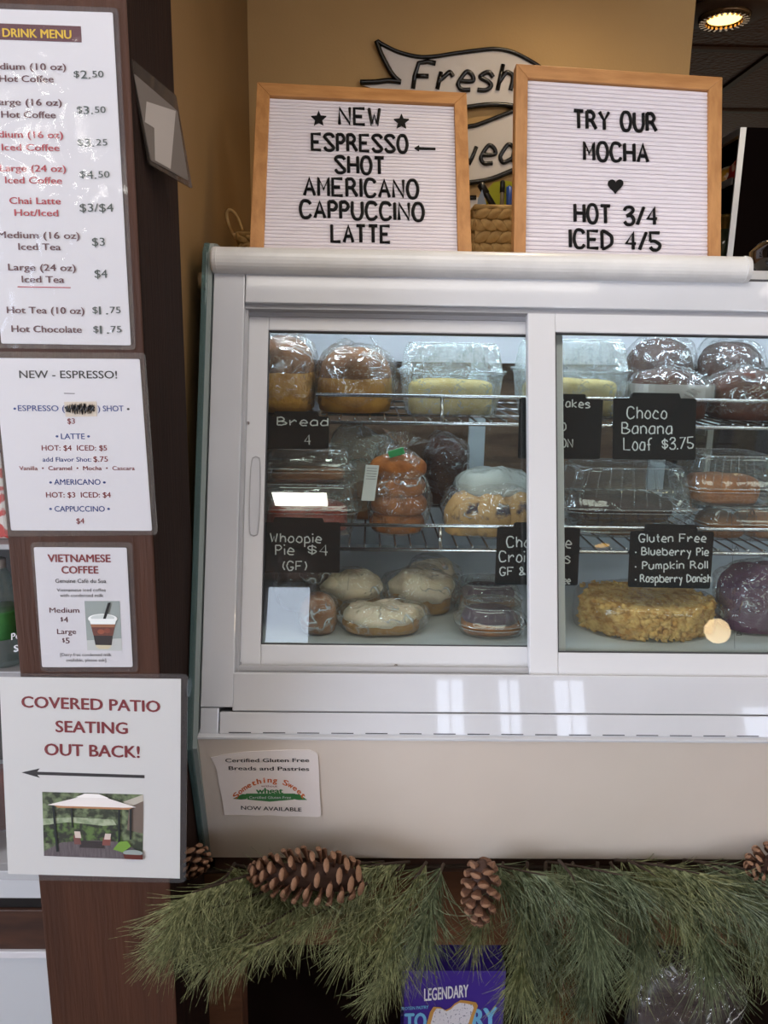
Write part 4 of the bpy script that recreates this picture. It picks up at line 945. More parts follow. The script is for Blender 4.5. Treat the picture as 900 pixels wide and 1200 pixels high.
# ============================================================ ON TOP OF THE CASE
def letterboard(label, lean, yaw, k, cs, inner, rows, icons, nslat, depth=.018):
    a, b = math.radians(lean), math.radians(yaw)
    n = Matrix.Rotation(b, 3, 'Z')@V(0, -math.cos(a), math.sin(a))
    pl = Plane(V(0, 1.2, 1.7), n)
    ctr = pl.px(sum(c[0] for c in cs)/4, sum(c[1] for c in cs)/4); pl = Plane(CAM+(ctr-CAM)*k, n)
    P = [pl.px(*c) for c in cs]; Q = [pl.px(*c) for c in inner]
    # extend the lower edge down to the case top
    def ext(A, B):
        d = (B-A); t_ = (ZTOP-A.z)/d.z; return A+d*t_
    P[2] = ext(P[1], P[2]); P[3] = ext(P[0], P[3])
    dn = (P[3]-P[0]).normalized(); fw = (Q[3]-P[3]).length
    wfr = abs((Q[0]-P[0]).dot((P[1]-P[0]).normalized()))
    q3 = P[3]+(P[2]-P[3]).normalized()*wfr-dn*wfr; q2 = P[2]-(P[2]-P[3]).normalized()*wfr-dn*wfr
    Q = [Q[0], Q[1], q2, q3]
    lift = n*.0
    root = thing('letter_board', label, 'letter board', (P[2]+P[3])/2)
    for i, nm in enumerate(('frame_rail', 'frame_stile', 'frame_rail', 'frame_stile')):
        j = (i+1) % 4; mb = MB(); mb.prism([P[i], P[j], Q[j], Q[i]][::-1], -n*depth); mb.build(nm, M['oakh'] if i % 2 == 0 else M['oak'], root, bevel=.0008)
    # ribbed panel
    mb = MB(); o = Q[0]-n*.007; ux = Q[1]-Q[0]; uy = Q[3]-Q[0]; ux2 = Q[2]-Q[3]; hgt = uy.length; rings = []
    for i in range(nslat):
        for f, dz in ((0, -.0022), (.12, 0), (.5, .0008), (.88, 0)):
            v = (i+f)/nslat; A = Q[0]+uy*v; B = Q[1]+(Q[2]-Q[1])*v; rings.append((A+n*(dz-.006), B+n*(dz-.006)))
    vs = []; fs = []
    for A, B in rings: vs += [A, B]
    for i in range(len(rings)-1): fs.append((2*i, 2*i+1, 2*i+3, 2*i+2))
    mb.add(vs, fs); mb.prism([q-n*.010 for q in Q], -n*.004); mb.build('ribbed_panel', M['felt'], root)
    LP = pl.off(-.0045)
    for s, x0, y0, x1, y1, cap in rows:
        for ch in stroke_text(s, x0, y0, x1, y1, cap, (-.02, -1)):
            mb = MB(); stroke_mesh(mb, ch, LP, .0026, 0.0, 6); mb.build('letter', M['letter'], root, smooth=True)
    for kind_, x, y, r in icons:
        mb = MB()
        if kind_ == 'star': pts = [(x+r*(1 if i % 2 == 0 else .45)*math.sin(math.pi*i/5), y-r*(1 if i % 2 == 0 else .45)*math.cos(math.pi*i/5)) for i in range(10)]
        elif kind_ == 'heart': pts = [(x+r*.95*math.sin(t_)**3, y-r*(.80*math.cos(t_)-.32*math.cos(2*t_)-.12*math.cos(3*t_)-.05*math.cos(4*t_))) for t_ in [2*math.pi*i/28 for i in range(28)]]
        else: pts = [(x-r, y), (x-r*.55, y-3.2), (x-r*.5, y-1), (x+r, y-.2), (x+r, y+1.8), (x-r*.5, y+1.4), (x-r*.55, y+3.2)]
        mb.prism([LP.px(*p, .0015) for p in pts][::-1], -n*.003); mb.build(kind_, M['letter'], root, bevel=.0005)
    return root, P
lb1, P1 = letterboard('oak framed letter board listing new espresso drinks, on the case at the left', 26, 2, 1.045, [(301.2, 96.1), (546.8, 108.4), (552.9, 297.3), (292.3, 291.3)], [(316, 111.5), (532.5, 121.5), (538, 297), (309, 292)],
    [('NEW', 398, 145, 445, 146.5, 18.5), ('ESPRESSO', 366, 175.5, 477, 178, 18.5), ('SHOT', 393.5, 202, 450, 203.5, 18.5), ('AMERICANO', 357, 228, 489.5, 231.5, 19.5), ('CAPPUCCINO', 352.5, 254.5, 496, 258, 19), ('LATTE', 389, 283, 457, 284, 19)],
    [('star', 373.5, 138.5, 9.5), ('star', 470.5, 142, 9.5), ('arrow', 498, 173, 12.5), ('star', 424, 299, 8)], 44)
lb2, P2 = letterboard('oak framed letter board offering mocha hot and iced, on the case at the right', 13, 3, 1.03, [(605, 74.5), (846.8, 90.4), (844.8, 303), (602, 298)], [(618.8, 91), (830.8, 105), (828, 302), (616.5, 298)],
    [('TRY', 673, 149.5, 713.5, 152, 20), ('OUR', 728.5, 152, 769, 153.5, 20), ('MOCHA', 685, 187, 759, 189.5, 20), ('HOT', 674, 259.5, 715, 261.5, 20), ('3/4', 732, 263, 769.5, 263, 20), ('ICED', 668.5, 289.5, 717, 291.5, 20), ('4/5', 734, 292, 773, 293, 20)],
    [('heart', 721.7, 217, 9.5)], 42)
# back supports that let the boards lean
for rt, P, Yk in ((lb1, P1, 0), (lb2, P2, 0)):
    a = (P[0]+P[1])/2; c = (P[2]+P[3])/2; m_ = c+(a-c)*.55; mb = MB()
    foot = V(m_.x, m_.y+.07+(m_.y-c.y)*.2, ZTOP+.002); back = m_+V(0, .02, 0)
    mb.prism([back+V(-.012, 0, 0), back+V(.012, 0, 0), foot+V(.012, 0, 0), foot+V(-.012, 0, 0)], (0, .004, 0)); mb.build('easel_leg', M['oak'], rt)

# woven pen basket
def woven_box(root, cx, cy, z0, w_, d, h, rows, cols):
    wmat = M['straw']
    for r_ in range(rows):
        for side in range(2):
            pass
    for r_ in range(rows):
        z = z0+h*(r_+.5)/rows; hh_ = h/rows
        for (ax, n_) in (('f', cols), ('l', max(3, int(cols*d/w_)))):
            for i in range(n_):
                u = (i+.5+(.5 if r_ % 2 else 0))/n_-.25/n_*1
                if u > 1: continue
                tilt = .5 if r_ % 2 else -.5
                ln = (w_ if ax == 'f' else d)/n_*1.55
                for q in (0,):
                    Mx = Matrix.Translation((cx-w_/2+u*w_, cy-d/2, z)) if ax == 'f' else Matrix.Translation((cx-w_/2, cy-d/2+u*d, z))@Matrix.Rotation(math.pi/2, 4, 'Z')
                    Mx = Mx@Matrix.Rotation(-tilt, 4, 'Y')
                    mb = MB(); rings = [[Mx@V(-ln/2+ln*f, .0045*k_*math.cos(a), hh_*.46*k_*math.sin(a)) for a in [2*math.pi*j/8 for j in range(8)]] for f, k_ in ((0, .3), (.25, .85), (.5, 1), (.75, .85), (1, .3))]
                    mb.loft(rings); mb.build('strand', wmat, root, smooth=True)
    mb = MB(); mb.box(cx-w_/2+.002, cx+w_/2, cy-d/2+.002, cy+d/2, z0, z0+h-.004); mb.build('liner', wmat, root)
    zt_ = z0+h; c4 = [V(cx-w_/2, cy-d/2, zt_), V(cx+w_/2, cy-d/2, zt_), V(cx+w_/2, cy+d/2, zt_), V(cx-w_/2, cy+d/2, zt_)]
    mb = MB(); mb.tube(c4, .0045, 8, closed=True); mb.build('rim', wmat, root, smooth=True)
YBk = 1.42
bx = YP(YBk).px(571, 245); bw = .10; ztb = YP(YBk).px(590, 243).z
bxL = YP(YBk-.0).px(556, 260).x
ZT0 = ZTOP
root = thing('seagrass_basket', 'square woven seagrass basket holding pens between the letter boards', 'basket', (bxL+.06, YBk+.05, ZT0))
woven_box(root, bxL+.06, YBk+.05, ZT0, .12, .10, ztb-ZT0, 6, 6)
def pen(label, pa, pb, r, m, cap=None, name='pen', Y=None):
    Y = Y or YBk+.03; A = YP(Y).px(*pa); B = YP(Y+.01).px(*pb); t = thing(name, label, 'pen', A+(A-B)*.3)
    mb = MB(); A2 = A+(A-B).normalized()*.02; mb.tube([A2, A+(B-A)*.6 if cap else A+(B-A)*.92, B], [r, r, r*.85] if cap else [r, r, r*.4], 10); mb.build('barrel', m, t, smooth=True)
    if cap: mb = MB(); C0 = A+(B-A)*.55; mb.tube([C0, A+(B-A)*.97, B+(B-A)*.03], [r*1.25, r*1.25, r*.9], 10); mb.build('cap', cap, t, smooth=True)
mk = M['black']
pen('black marker leaning left in the woven basket', (578, 241), (563, 216), .0055, mk, mk)
pen('clear barrelled pen with a black cap in the woven basket', (588, 242), (589, 213), .0038, mat('clear_barrel', '#8c8268', .3), mk)
pen('blue marker standing in the woven basket', (597, 242), (597, 218), .006, mat('blue_marker', '#2a52a8', .35), None)
def card(label, pts, Y, m):
    mb = MB(); mb.prism([YP(Y).px(*p) for p in pts], (0, .002, 0)); tag(mb.build('plastic_card', m), label, 'card')
card('yellow green rounded card standing behind the pens', [(568, 244), (571, 222), (578, 214), (590, 211), (604, 214), (612, 225), (612, 244)], YBk+.055, mat('lime_card', '#b7bb1e', .4))
card('narrow blue and lime card at the left side of the pen basket', [(558, 255), (560, 233), (565, 222), (570, 240), (572, 252)], YBk+.02, mat('pale_blue_card', '#8d9fb5', .4))
# small straw bundle / basket handle peeking out at the left
YH = 1.45
root = thing('seagrass_tray', 'woven straw basket with a loop handle at the left end of the case top', 'basket', YP(YH).px(285, 300))
root.location.z = ZT0
cx_ = YP(YH).px(292, 275).x; zt_ = YP(YH).px(285, 275).z
woven_box(root, cx_+.03, YH+.03, ZT0, .10, .07, zt_-ZT0, 5, 5)
mb = MB(); pts = [YP(YH-.004).px(x, y) for x, y in ((276, 279), (270, 268), (266, 255), (267, 247), (272, 247), (278, 254), (284, 270))]
mb.tube([V(*p) for p in catmull([tuple(p) for p in pts])], .0028, 7); mb.build('loop_handle', M['straw'], root, smooth=True)

# glossy dark things at the right end of the case top
root = thing('glass_jug', 'dark glass jug with a shiny round rim at the right edge of the frame', 'jug', (0, 0, 0))
c = YP(1.22).px(912, 330); c.z = ZTOP; root.location = c
gj = mat('dark_glass', '#0c0a0a', .08, coat=.6)
mb = MB(); mb.lathe([(.005, 0), (.038, 0), (.044, .012), (.046, .03), (.036, .042), (.030, .046)], c, 28); mb.build('jug_body', gj, root, smooth=True)
cc = YP(1.22).px(910, 306); mb = MB(); mb.tube([cc+V(math.cos(a)*.038, 0, math.sin(a)*.033) for a in [2*math.pi*i/28 for i in range(28)]], .0016, 6, closed=True); mb.build('hoop_handle', M['chrome'], root, smooth=True)

# wall sign "Fresh Brewed ..."
WS = YP(1.745)
root = thing('wall_sign', 'cream ribbon shaped metal wall sign with raised black script, behind the letter boards', 'sign', WS.px(530, 300))
def curve_px(p, k=6): return catmull(p, False, k)
top1 = curve_px([(442, 48), (450, 53), (470, 62), (498, 67), (537, 62), (560, 59), (582, 57.5), (603, 62), (629, 76), (650, 92)])
r1 = top1+[(655, 120), (600, 124), (576, 122.5), (548, 125), (500, 125), (423, 99), (421, 95), (462, 96), (470, 96), (461, 84), (452, 67)]
def signplate(nm, pts, l=.004): mb = MB(); mb.prism([WS.px(x, y, l) for x, y in pts], -WS.n*l); mb.build(nm, M['signwhite'], root)
def outline(pts, r=.0042): mb = MB(); mb.tube([WS.px(x, y, .005) for x, y in pts], r, 8); mb.build('raised_outline', M['signblack'], root, smooth=True)
signplate('ribbon', r1)
outline(top1); outline(curve_px([(441, 48), (448, 66), (459, 86), (469, 96)]), .005); outline(curve_px([(470, 96), (455, 94.5), (440, 96), (422, 96.5)]), .0055)
outline(curve_px([(530, 128), (548, 125.5), (576, 122.5), (600, 124), (625, 130)]), .005)
r2 = curve_px([(540, 152), (560, 147), (580, 139), (600, 131), (625, 128)])+[(650, 160)]+curve_px([(640, 192), (610, 197), (575, 211), (550, 214), (530, 214)])
signplate('ribbon', r2); outline(curve_px([(540, 150), (548, 148.5), (560, 146), (580, 138.5), (602, 130)]), .0045); outline(curve_px([(625, 190), (598, 201), (575, 210), (552, 214), (535, 214)]), .0055)
signplate('ribbon', [(530, 232), (560, 231), (562, 240), (559, 255), (553, 270), (545, 275), (530, 275)]); outline([(535, 232), (558, 231.5)], .005)
outline(curve_px([(553, 268), (553, 285), (551, 297)]), .004)
for s, x0, y0, x1, y1, cap, sl, rr in (('Fresh', 484, 104, 598, 106, 30, .22, .0048), ('Brewed', 462, 196, 600, 190, 30, .2, .0046), ('Coffee', 470, 262, 560, 262, 26, .1, .0045)):
    for ch in stroke_text(s, x0, y0, x1, y1, cap, (0.0, -1), sl):
        mb = MB(); stroke_mesh(mb, [catmull(st, False, 2) if len(st) > 2 else st for st in ch], WS, rr, .005, 7); mb.build('raised_letter', M['signblack'], root, smooth=True)

# black cabinet with steel edge and open shelves, back right
YC = 1.92
A = YP(YC).px(868, 149); zct = A.z; xc = A.x
root = thing('black_cabinet', 'tall black shelving cabinet with bright steel edges at the upper right', 'cabinet', (xc+.3, YC+.3, 0))
mb = MB(); mb.box(xc+.014, xc+.6, YC, YC+.02, 0, zct); mb.build('side_panel', M['cabinet'], root)
mb = MB(); mb.box(xc+.014, xc+.6, YC+.9, YC+.92, 0, zct); mb.build('side_panel', M['cabinet'], root)
mb = MB(); mb.box(xc+.5, xc+.6, YC+.02, YC+.9, 0, zct); mb.build('back_panel', M['cabinet'], root)
stl = mat('brushed_steel_edge', '#c6c4c0', .3, metal=.8)
for b, nm in (((xc, xc+.014, YC, YC+.005, 0, zct), 'steel_edge'), ((xc, xc+.014, YC+.005, YC+.92, zct-.016, zct), 'steel_edge')):
    mb = MB(); mb.box(*b); mb.build(nm, stl, root)
mb = MB(); mb.box(xc+.014, xc+.6, YC+.02, YC+.92, zct-.015, zct-.001); mb.build('top_board', M['cabinet'], root)
zsh = YP(YC+.1).px(848, 217).z; zsh2 = YP(YC+.1).px(848, 312).z
for z in (zsh, zsh2, 1.3, .9, .5):
    mb = MB(); mb.box(xc+.004, xc+.5, YC+.02, YC+.9, z-.014, z); sh = mb.build('shelf_board', M['cabinet'], root)
    mb = MB(); mb.box(xc, xc+.004, YC+.02, YC+.9, z-.014, z+.002); mb.build('edge_strip', stl, sh)
for i, (c_, lab) in enumerate((('#b3261c', 'red packet lying on the cabinet shelf'), ('#e0a030', 'orange yellow packet in front on the cabinet shelf'), ('#9a1c20', 'dark red packet at the back of the cabinet shelf'))):
    y = YC+.07+i*.085; mb = MB(); blob(mb, (xc+.07, y, zsh+.002), .10, .075, .055+.01*(i == 0), 3, .08, 30, i)
    tag(mb.build('snack_packet', mat('packet_%d' % i, c_, .3, var='#e8d8c0', vscale=30, lo=.5, hi=.6), smooth=True), lab, 'packet')
bg = mat('dark_bottle_glass', '#4c5a48', .15, coat=.5); gold = mat('gold_foil', '#b89a5c', .3, metal=.7)
for i in range(3):
    y = YC+.06+i*.1; hB = YP(y).px(850, 252).z-zsh2
    t = thing('syrup_bottle', ['gold necked bottle nearest the steel cabinet edge', 'gold necked bottle in the middle of the cabinet shelf', 'gold necked bottle deepest in the cabinet'][i], 'bottle', (xc+.06, y, zsh2))
    mb = MB(); mb.lathe([(.001, 0), (.034, 0), (.035, hB*.5), (.030, hB*.6), (.014, hB*.72), (.012, hB*.8)], (xc+.06, y, zsh2+.001), 20); mb.build('glass_body', bg, t, smooth=True)
    mb = MB(); mb.lathe([(.013, hB*.72), (.0145, hB*.74), (.0135, hB*.93), (.016, hB*.935), (.016, hB), (.001, hB)], (xc+.06, y, zsh2+.001), 20); mb.build('foil_neck', gold, t, smooth=True)

# ============================================================ TABLE, GARLAND, LOWER SHELF
ZT = pF.z-.001
root = thing('wooden_table', 'brown wooden table frame under the white display case', 'table', (.4, 1.3, 0))
mb = MB(); mb.box(-.225, 1.1, pF.y+.01, 1.68, ZT-.03, ZT); mb.build('table_top', M['wooddark'], root, bevel=.002)
mb = MB(); za = YP(1.03).px(520, 1108).z; mb.box(-.2, 1.08, 1.03, 1.055, za, ZT-.03); mb.build('apron', M['wood'], root, bevel=.002)
xl = YP(1.02).px(243, 1180).x; xr2 = YP(1.02).px(284, 1180).x
for (a, b, y) in ((xl, xr2, 1.02), (1.02, 1.07, 1.02), (xl, xr2, 1.6), (1.02, 1.07, 1.6)):
    mb = MB(); mb.box(a, b, y, y+.05, 0, ZT-.03); mb.build('leg', M['wood'], root, bevel=.002)
ZL = .22
mb = MB(); mb.box(xl+.002, 1.06, 1.07, 1.6, ZL-.02, ZL); mb.build('lower_shelf', M['darkshelf'], root)
mb = MB(); mb.box(xl+.002, 1.06, 1.605, 1.615, .05, ZT-.04); mb.build('back_board', M['darkshelf'], root)
# purple box
YX = 1.10
x0, x1 = YP(YX).px(474, 1160).x, YP(YX).px(592, 1160).x; zt_ = YP(YX).px(530, 1138).z
root = thing('snack_box', 'purple and blue carton of toaster pastries on the shelf under the table', 'carton', ((x0+x1)/2, YX+.04, ZL))
pm = mat('purple_carton', '#3f2a86', .4)
mb = MB(); mb.box(x0, x1, YX, YX+.10, ZL+.001, zt_); mb.build('carton', pm, root, bevel=.001)
PX = YP(YX-.0008)
lettering(root, [('LEGENDARY', 497, 1173, 549, 1168, 15, 0, .03), ('PROTEIN PASTRY', 470, 1184, 502, 1182, 3.8, 1, .02), ('TO', 474, 1207, 500, 1206, 20, 1, .05), ('RY', 553, 1206, 583, 1203, 24, 1, .05)], [M['paper'], mat('sky_ink', '#6fb0d8', .5)], pl=PX, up=(0, -1), lift=0)
mb = MB(); toast = [(499, 1204), (504, 1186), (508, 1180), (516, 1180.5), (522, 1184), (528, 1181), (533, 1176), (540, 1172), (549, 1173), (558, 1175), (560, 1179), (556, 1190), (551, 1206)]
mb.prism([PX.px(x, y, .0004) for x, y in toast], PX.n*-.0003); mb.build('toast_print', mat('toast_crust_print', '#c0904a', .5), root)
mb = MB(); mb.prism([PX.px(530+(x-530)*.84, 1192+(y-1192)*.84, .0007) for x, y in toast], PX.n*-.0002); mb.build('icing_print', mat('icing_print', '#d9d6dc', .5, var='#6b6880', vscale=260, lo=.58, hi=.66), root)
# coffee bean bags right
for i, (x0p, x1p, yt, Y, lab, c_) in enumerate(((640, 705, 1155, 1.13, 'brown printed coffee bag left of the shiny one on the lower shelf', '#5a3a22'), (745, 880, 1140, 1.10, 'shiny dark plastic bag of brownies on the shelf under the garland', '#2a1612'))):
    X, w_, h = slot(x0p, x1p, yt, Y, ZL); t = thing('coffee_bag' if i == 0 else 'brownie_bag', lab, 'bag', (X, Y+.04, ZL))
    mb = MB(); blob(mb, (X, Y+.04, ZL+.001), w_*.94, .08, h*.94, 3.2, .03, 20, 90+i); mb.build('contents', mat('bag_body_%d' % i, c_, .35, var='#7a5232' if i == 0 else '#1a0e0b', vscale=14), t, smooth=True)
    mb = MB(); bagfilm(mb, (X, Y+.04, ZL), w_, .09, h, 95+i, None, .05, 16, 3); mb.build('plastic_bag', M['bag'] if i else clear('brown_film', .1, '#6b4a30', '#d0b090', .2, .8, 30, 1.2), t, smooth=True)

# garland
gar = thing('pine_garland', 'green long needled pine garland hanging along the table edge under the case', 'garland', (.3, .98, .62))
rg = random.Random(5)
def needle_tuft(mb, base, dirv, ln, r, droop, bend=V(0, 0, 0)):
    n = 5; pts = []; d = dirv.normalized(); p = Vector(base)
    side = d.orthogonal().normalized(); vs = []
    for i in range(n):
        pts.append(p.copy()); d = (d+V(0, 0, -droop/n)+bend).normalized(); p = p+d*ln/(n-1)
    for i, q in enumerate(pts):
        rr = r*(1-.75*(i/(n-1))**2); t_ = (pts[min(i+1, n-1)]-pts[max(i-1, 0)]).normalized(); u_ = (side-t_*side.dot(t_)).normalized(); v_ = t_.cross(u_)
        for a in (0, 2.094, 4.189): vs.append(q+(u_*math.cos(a)+v_*math.sin(a))*rr)
    fs = []
    for i in range(n-1):
        for j in range(3): fs.append((i*3+j, i*3+(j+1) % 3, (i+1)*3+(j+1) % 3, (i+1)*3+j))
    mb.add(vs, fs)
def sprig(pts, Y0, Y1, n, ln=.085, spread=.5, droop=.5, mi=0):
    k = len(pts); P = [YP(Y0+(Y1-Y0)*i/(k-1)).px(*pts[i]) for i in range(k)]
    P = [V(*q) for q in catmull([tuple(p) for p in P], False, 5)]
    mb = MB(); mb.tube(P, [.0026*(1-.6*i/(len(P)-1)) for i in range(len(P))], 6); tw = mb.build('sprig', M['twig2'], gar, smooth=True)
    mb = MB(); a_tuft = 0; wob = V(rg.uniform(-.25, .25), 0, rg.uniform(-.15, .15))
    for i in range(int(n*.78)):
        if i % 5 == 0:                             # white pine: five needles leave the twig together
            f = rg.random()**.75*(len(P)-1.001); j = int(f); b = P[j].lerp(P[j+1], f-j); t_ = (P[j+1]-P[j]).normalized()
            a_tuft = rg.uniform(0, 2*math.pi); s_ = t_.orthogonal().normalized(); u_ = t_.cross(s_)
            sp0 = spread*(1.45-.8*f/len(P))*rg.uniform(.4, 1.35)
        a = a_tuft+rg.gauss(0, .35); sp = sp0*rg.uniform(.8, 1.25)
        d = (t_+(s_*math.cos(a)+u_*math.sin(a))*sp+wob*rg.random()); d.y -= .06; d.normalize()
        L0 = ln*rg.uniform(.72, 1.2)
        if d.y > 0 and b.y+d.y*L0 > 1.015: d.y = -abs(d.y)*.3
        if d.z > 0 and b.z+d.z*L0 > pF.z-.004: d.z = -abs(d.z)*.2
        if b.x+d.x*L0 < pr+.004 and b.y+d.y*L0 > .84: d.y -= .9; d.x *= .6
        if b.y < .84 and b.x < pr+.02: d.y = min(d.y, 0)
        needle_tuft(mb, b, d, L0, rg.uniform(.00046, .00070), droop*rg.uniform(.1, 1.6), V(rg.gauss(0, .16), rg.gauss(0, .12), rg.gauss(0, .1)))
    mb.build('needles', M['needle'] if mi == 0 else M['needle2'], tw, kind='stuff')
SPR = [
 ([(345, 1012), (290, 1026), (225, 1046)], .97, .825, 420, .085, .38, .35, 0),
 ([(370, 1018), (300, 1048), (222, 1072)], .97, .825, 460, .085, .38, .40, 0),
 ([(330, 1030), (270, 1062), (212, 1098)], .95, .83, 330, .075, .40, .40, 0),
 ([(400, 1025), (340, 1068), (270, 1105)], .96, .84, 420, .08, .38, .5, 0),
 ([(430, 1035), (390, 1060), (345, 1088), (300, 1108)], .95, .84, 380, .065, .45, .6, 0),
 ([(395, 1020), (330, 1050), (262, 1085)], .97, .87, 380, .09, .42, .5, 0),
 ([(275, 1012), (262, 1030), (240, 1040)], .97, .86, 260, .08, .5, .5, 0),
 ([(440, 1020), (420, 1050), (405, 1080)], .985, .93, 200, .06, .5, .7, 0),
 ([(470, 1015), (445, 1055), (425, 1085)], .99, .92, 340, .085, .5, .9, 0),
 ([(500, 1010), (475, 1050), (460, 1090)], .985, .91, 360, .095, .45, .9, 0),
 ([(520, 1012), (508, 1045), (498, 1080)], .98, .91, 360, .09, .45, .9, 1),
 ([(515, 1050), (490, 1090), (468, 1125), (450, 1150)], .985, .92, 260, .07, .35, .8, 0),
 ([(590, 1010), (575, 1050), (560, 1088)], .995, .93, 240, .065, .40, .9, 0),
 ([(618, 1010), (615, 1060), (612, 1110), (610, 1135)], .985, .92, 400, .08, .42, .9, 0),
 ([(640, 1010), (635, 1060), (628, 1110), (620, 1150)], .985, .93, 420, .085, .5, .9, 1),
 ([(655, 1008), (672, 1030), (688, 1070)], .97, .89, 340, .10, .34, .9, 1),
 ([(670, 1010), (690, 1045), (695, 1090)], .985, .93, 320, .09, .45, .9, 1),
 ([(700, 1010), (700, 1060), (695, 1110), (690, 1145)], .995, .95, 340, .085, .5, .9, 1),
 ([(715, 1010), (730, 1040), (745, 1090)], .985, .93, 340, .09, .45, .9, 1),
 ([(735, 1008), (770, 1030), (800, 1080)], .98, .91, 340, .095, .42, .7, 0),
 ([(780, 1020), (815, 1065), (825, 1105)], .965, .88, 360, .095, .34, .7, 1),
 ([(770, 1012), (830, 1030), (880, 1065)], .975, .90, 380, .095, .40, .45, 1),
 ([(820, 1010), (870, 1035), (905, 1070)], .975, .90, 340, .095, .40, .45, 1),
 ([(800, 1040), (850, 1080), (880, 1110)], .985, .93, 320, .085, .45, .7, 0),
 ([(860, 1040), (890, 1080), (910, 1115)], .985, .93, 260, .085, .45, .7, 0),
 ([(745, 1050), (757, 1090), (752, 1125)], .995, .95, 280, .08, .5, .8, 0),
 ([(650, 1080), (655, 1120), (650, 1160)], .995, .95, 280, .08, .45, .8, 0),
 ([(705, 1090), (700, 1130), (690, 1165)], .985, .94, 240, .075, .45, .8, 1),
 ([(575, 1020), (605, 1050), (630, 1095)], .995, .95, 240, .085, .45, .9, 1),
 ([(880, 1010), (930, 1030), (980, 1050)], .985, .93, 220, .085, .45, .6, 1),
 ([(275, 1014), (310, 1020), (350, 1030)], .995, .93, 220, .08, .55, .7, 0),
 ([(450, 1010), (400, 1014), (350, 1022)], 1.0, .94, 260, .085, .6, .9, 0),
 ([(480, 1010), (440, 1014), (400, 1024)], 1.0, .95, 260, .085, .6, .9, 0),
 ([(560, 1010), (590, 1016), (640, 1026)], 1.0, .93, 260, .085, .7, .9, 1),
 ([(640, 1010), (680, 1016), (730, 1026)], 1.0, .93, 260, .085, .7, .9, 1),
 ([(720, 1008), (770, 1014), (820, 1024)], 1.0, .93, 260, .085, .7, .9, 0),
 ([(800, 1008), (850, 1014), (900, 1024)], 1.0, .93, 260, .085, .7, .9, 1),
]
for a in SPR: sprig(*a)
# main vine of the garland
mb = MB(); mb.tube([YP(1.012).px(x, y) for x, y in ((230, 1022), (320, 1016), (420, 1018), (540, 1014), (660, 1016), (780, 1014), (900, 1018), (990, 1018))], .004, 7); mb.build('main_stem', M['twig2'], gar, smooth=True)
# pine cones
scale_me = None
def pinecone(label, base, tip, rad, n=70, white=False):
    global scale_me
    base = Vector(base); tip = Vector(tip); ax = (tip-base); Ln = ax.length; ax.normalize()
    root = thing('pine_cone', label, 'pine cone', (base+tip)/2)
    q = ax.to_track_quat('Z', 'Y').to_matrix().to_4x4(); T = Matrix.Translation(base)@q
    mb = MB(); mb.lathe([(rad*.15, 0), (rad*.45, Ln*.12), (rad*.5, Ln*.35), (rad*.35, Ln*.75), (rad*.1, Ln*.97)], (0, 0, 0), 14, T); mb.build('core', M['conecore'], root, smooth=True)
    if scale_me is None:
        sb = MB(); prof = [(0, .10, .05), (.35, .22, .07), (.7, .40, .10), (.9, .36, .17), (1.0, .22, .14), (1.04, .08, .06)]
        rings = [[V(x, wd*math.cos(a), -.06*x+th*math.sin(a)+.12*x*x) for a in [2*math.pi*j/8 for j in range(8)]] for x, wd, th in prof]
        sb.mi = 0; sb.loft(rings[:4], True, False); sb.mi = 1; sb.loft(rings[3:], False, True)
        scale_me = bpy.data.meshes.new('scale'); scale_me.from_pydata([tuple(v) for v in sb.v], [], sb.f)
        for m_ in (M['cone'], M['conetip']): scale_me.materials.append(m_)
        scale_me.polygons.foreach_set('material_index', sb.m); scale_me.polygons.foreach_set('use_smooth', [True]*len(sb.f))
    for i in range(n):
        f = (i+.5)/n; z = Ln*(.03+.94*f); prof_r = rad*(math.sin(math.pi*min(.14+.80*f, 1))**.7)
        a = i*2.39996; r0 = prof_r*.35; ls = prof_r*.66; s_ = rad*(.86-.34*f)
        elev = -.15+1.15*f
        Mx = T@Matrix.Translation((0, 0, z))@Matrix.Rotation(a, 4, 'Z')@Matrix.Translation((r0, 0, 0))@Matrix.Rotation(-elev, 4, 'Y')@Matrix.Diagonal((ls*1.05, s_, s_*.9, 1))
        o = bpy.data.objects.new('scale', scale_me); COL.objects.link(o); o.parent = root
        o.matrix_local = Matrix.Translation(-root.location)@Mx
Yc = .935
pinecone('large pine cone lying sideways in the garland below the sticker', YP(.925).px(424, 1030), YP(.895).px(292, 1022), .037, 74)
pinecone('narrow pine cone hanging upright in the middle of the garland', YP(.93).px(566, 1008), YP(.915).px(560, 1082), .028, 52)
pinecone('pine cone with whitish tips squeezed between patio sign and case', V(X0+.005, .935, .80)+V(-.012, 0, .02), YP(.915).px(230, 1022), .026, 40)
pinecone('pine cone half out of the frame at the right end of the garland', YP(.96).px(925, 1008), YP(.94).px(880, 1020), .030, 44)

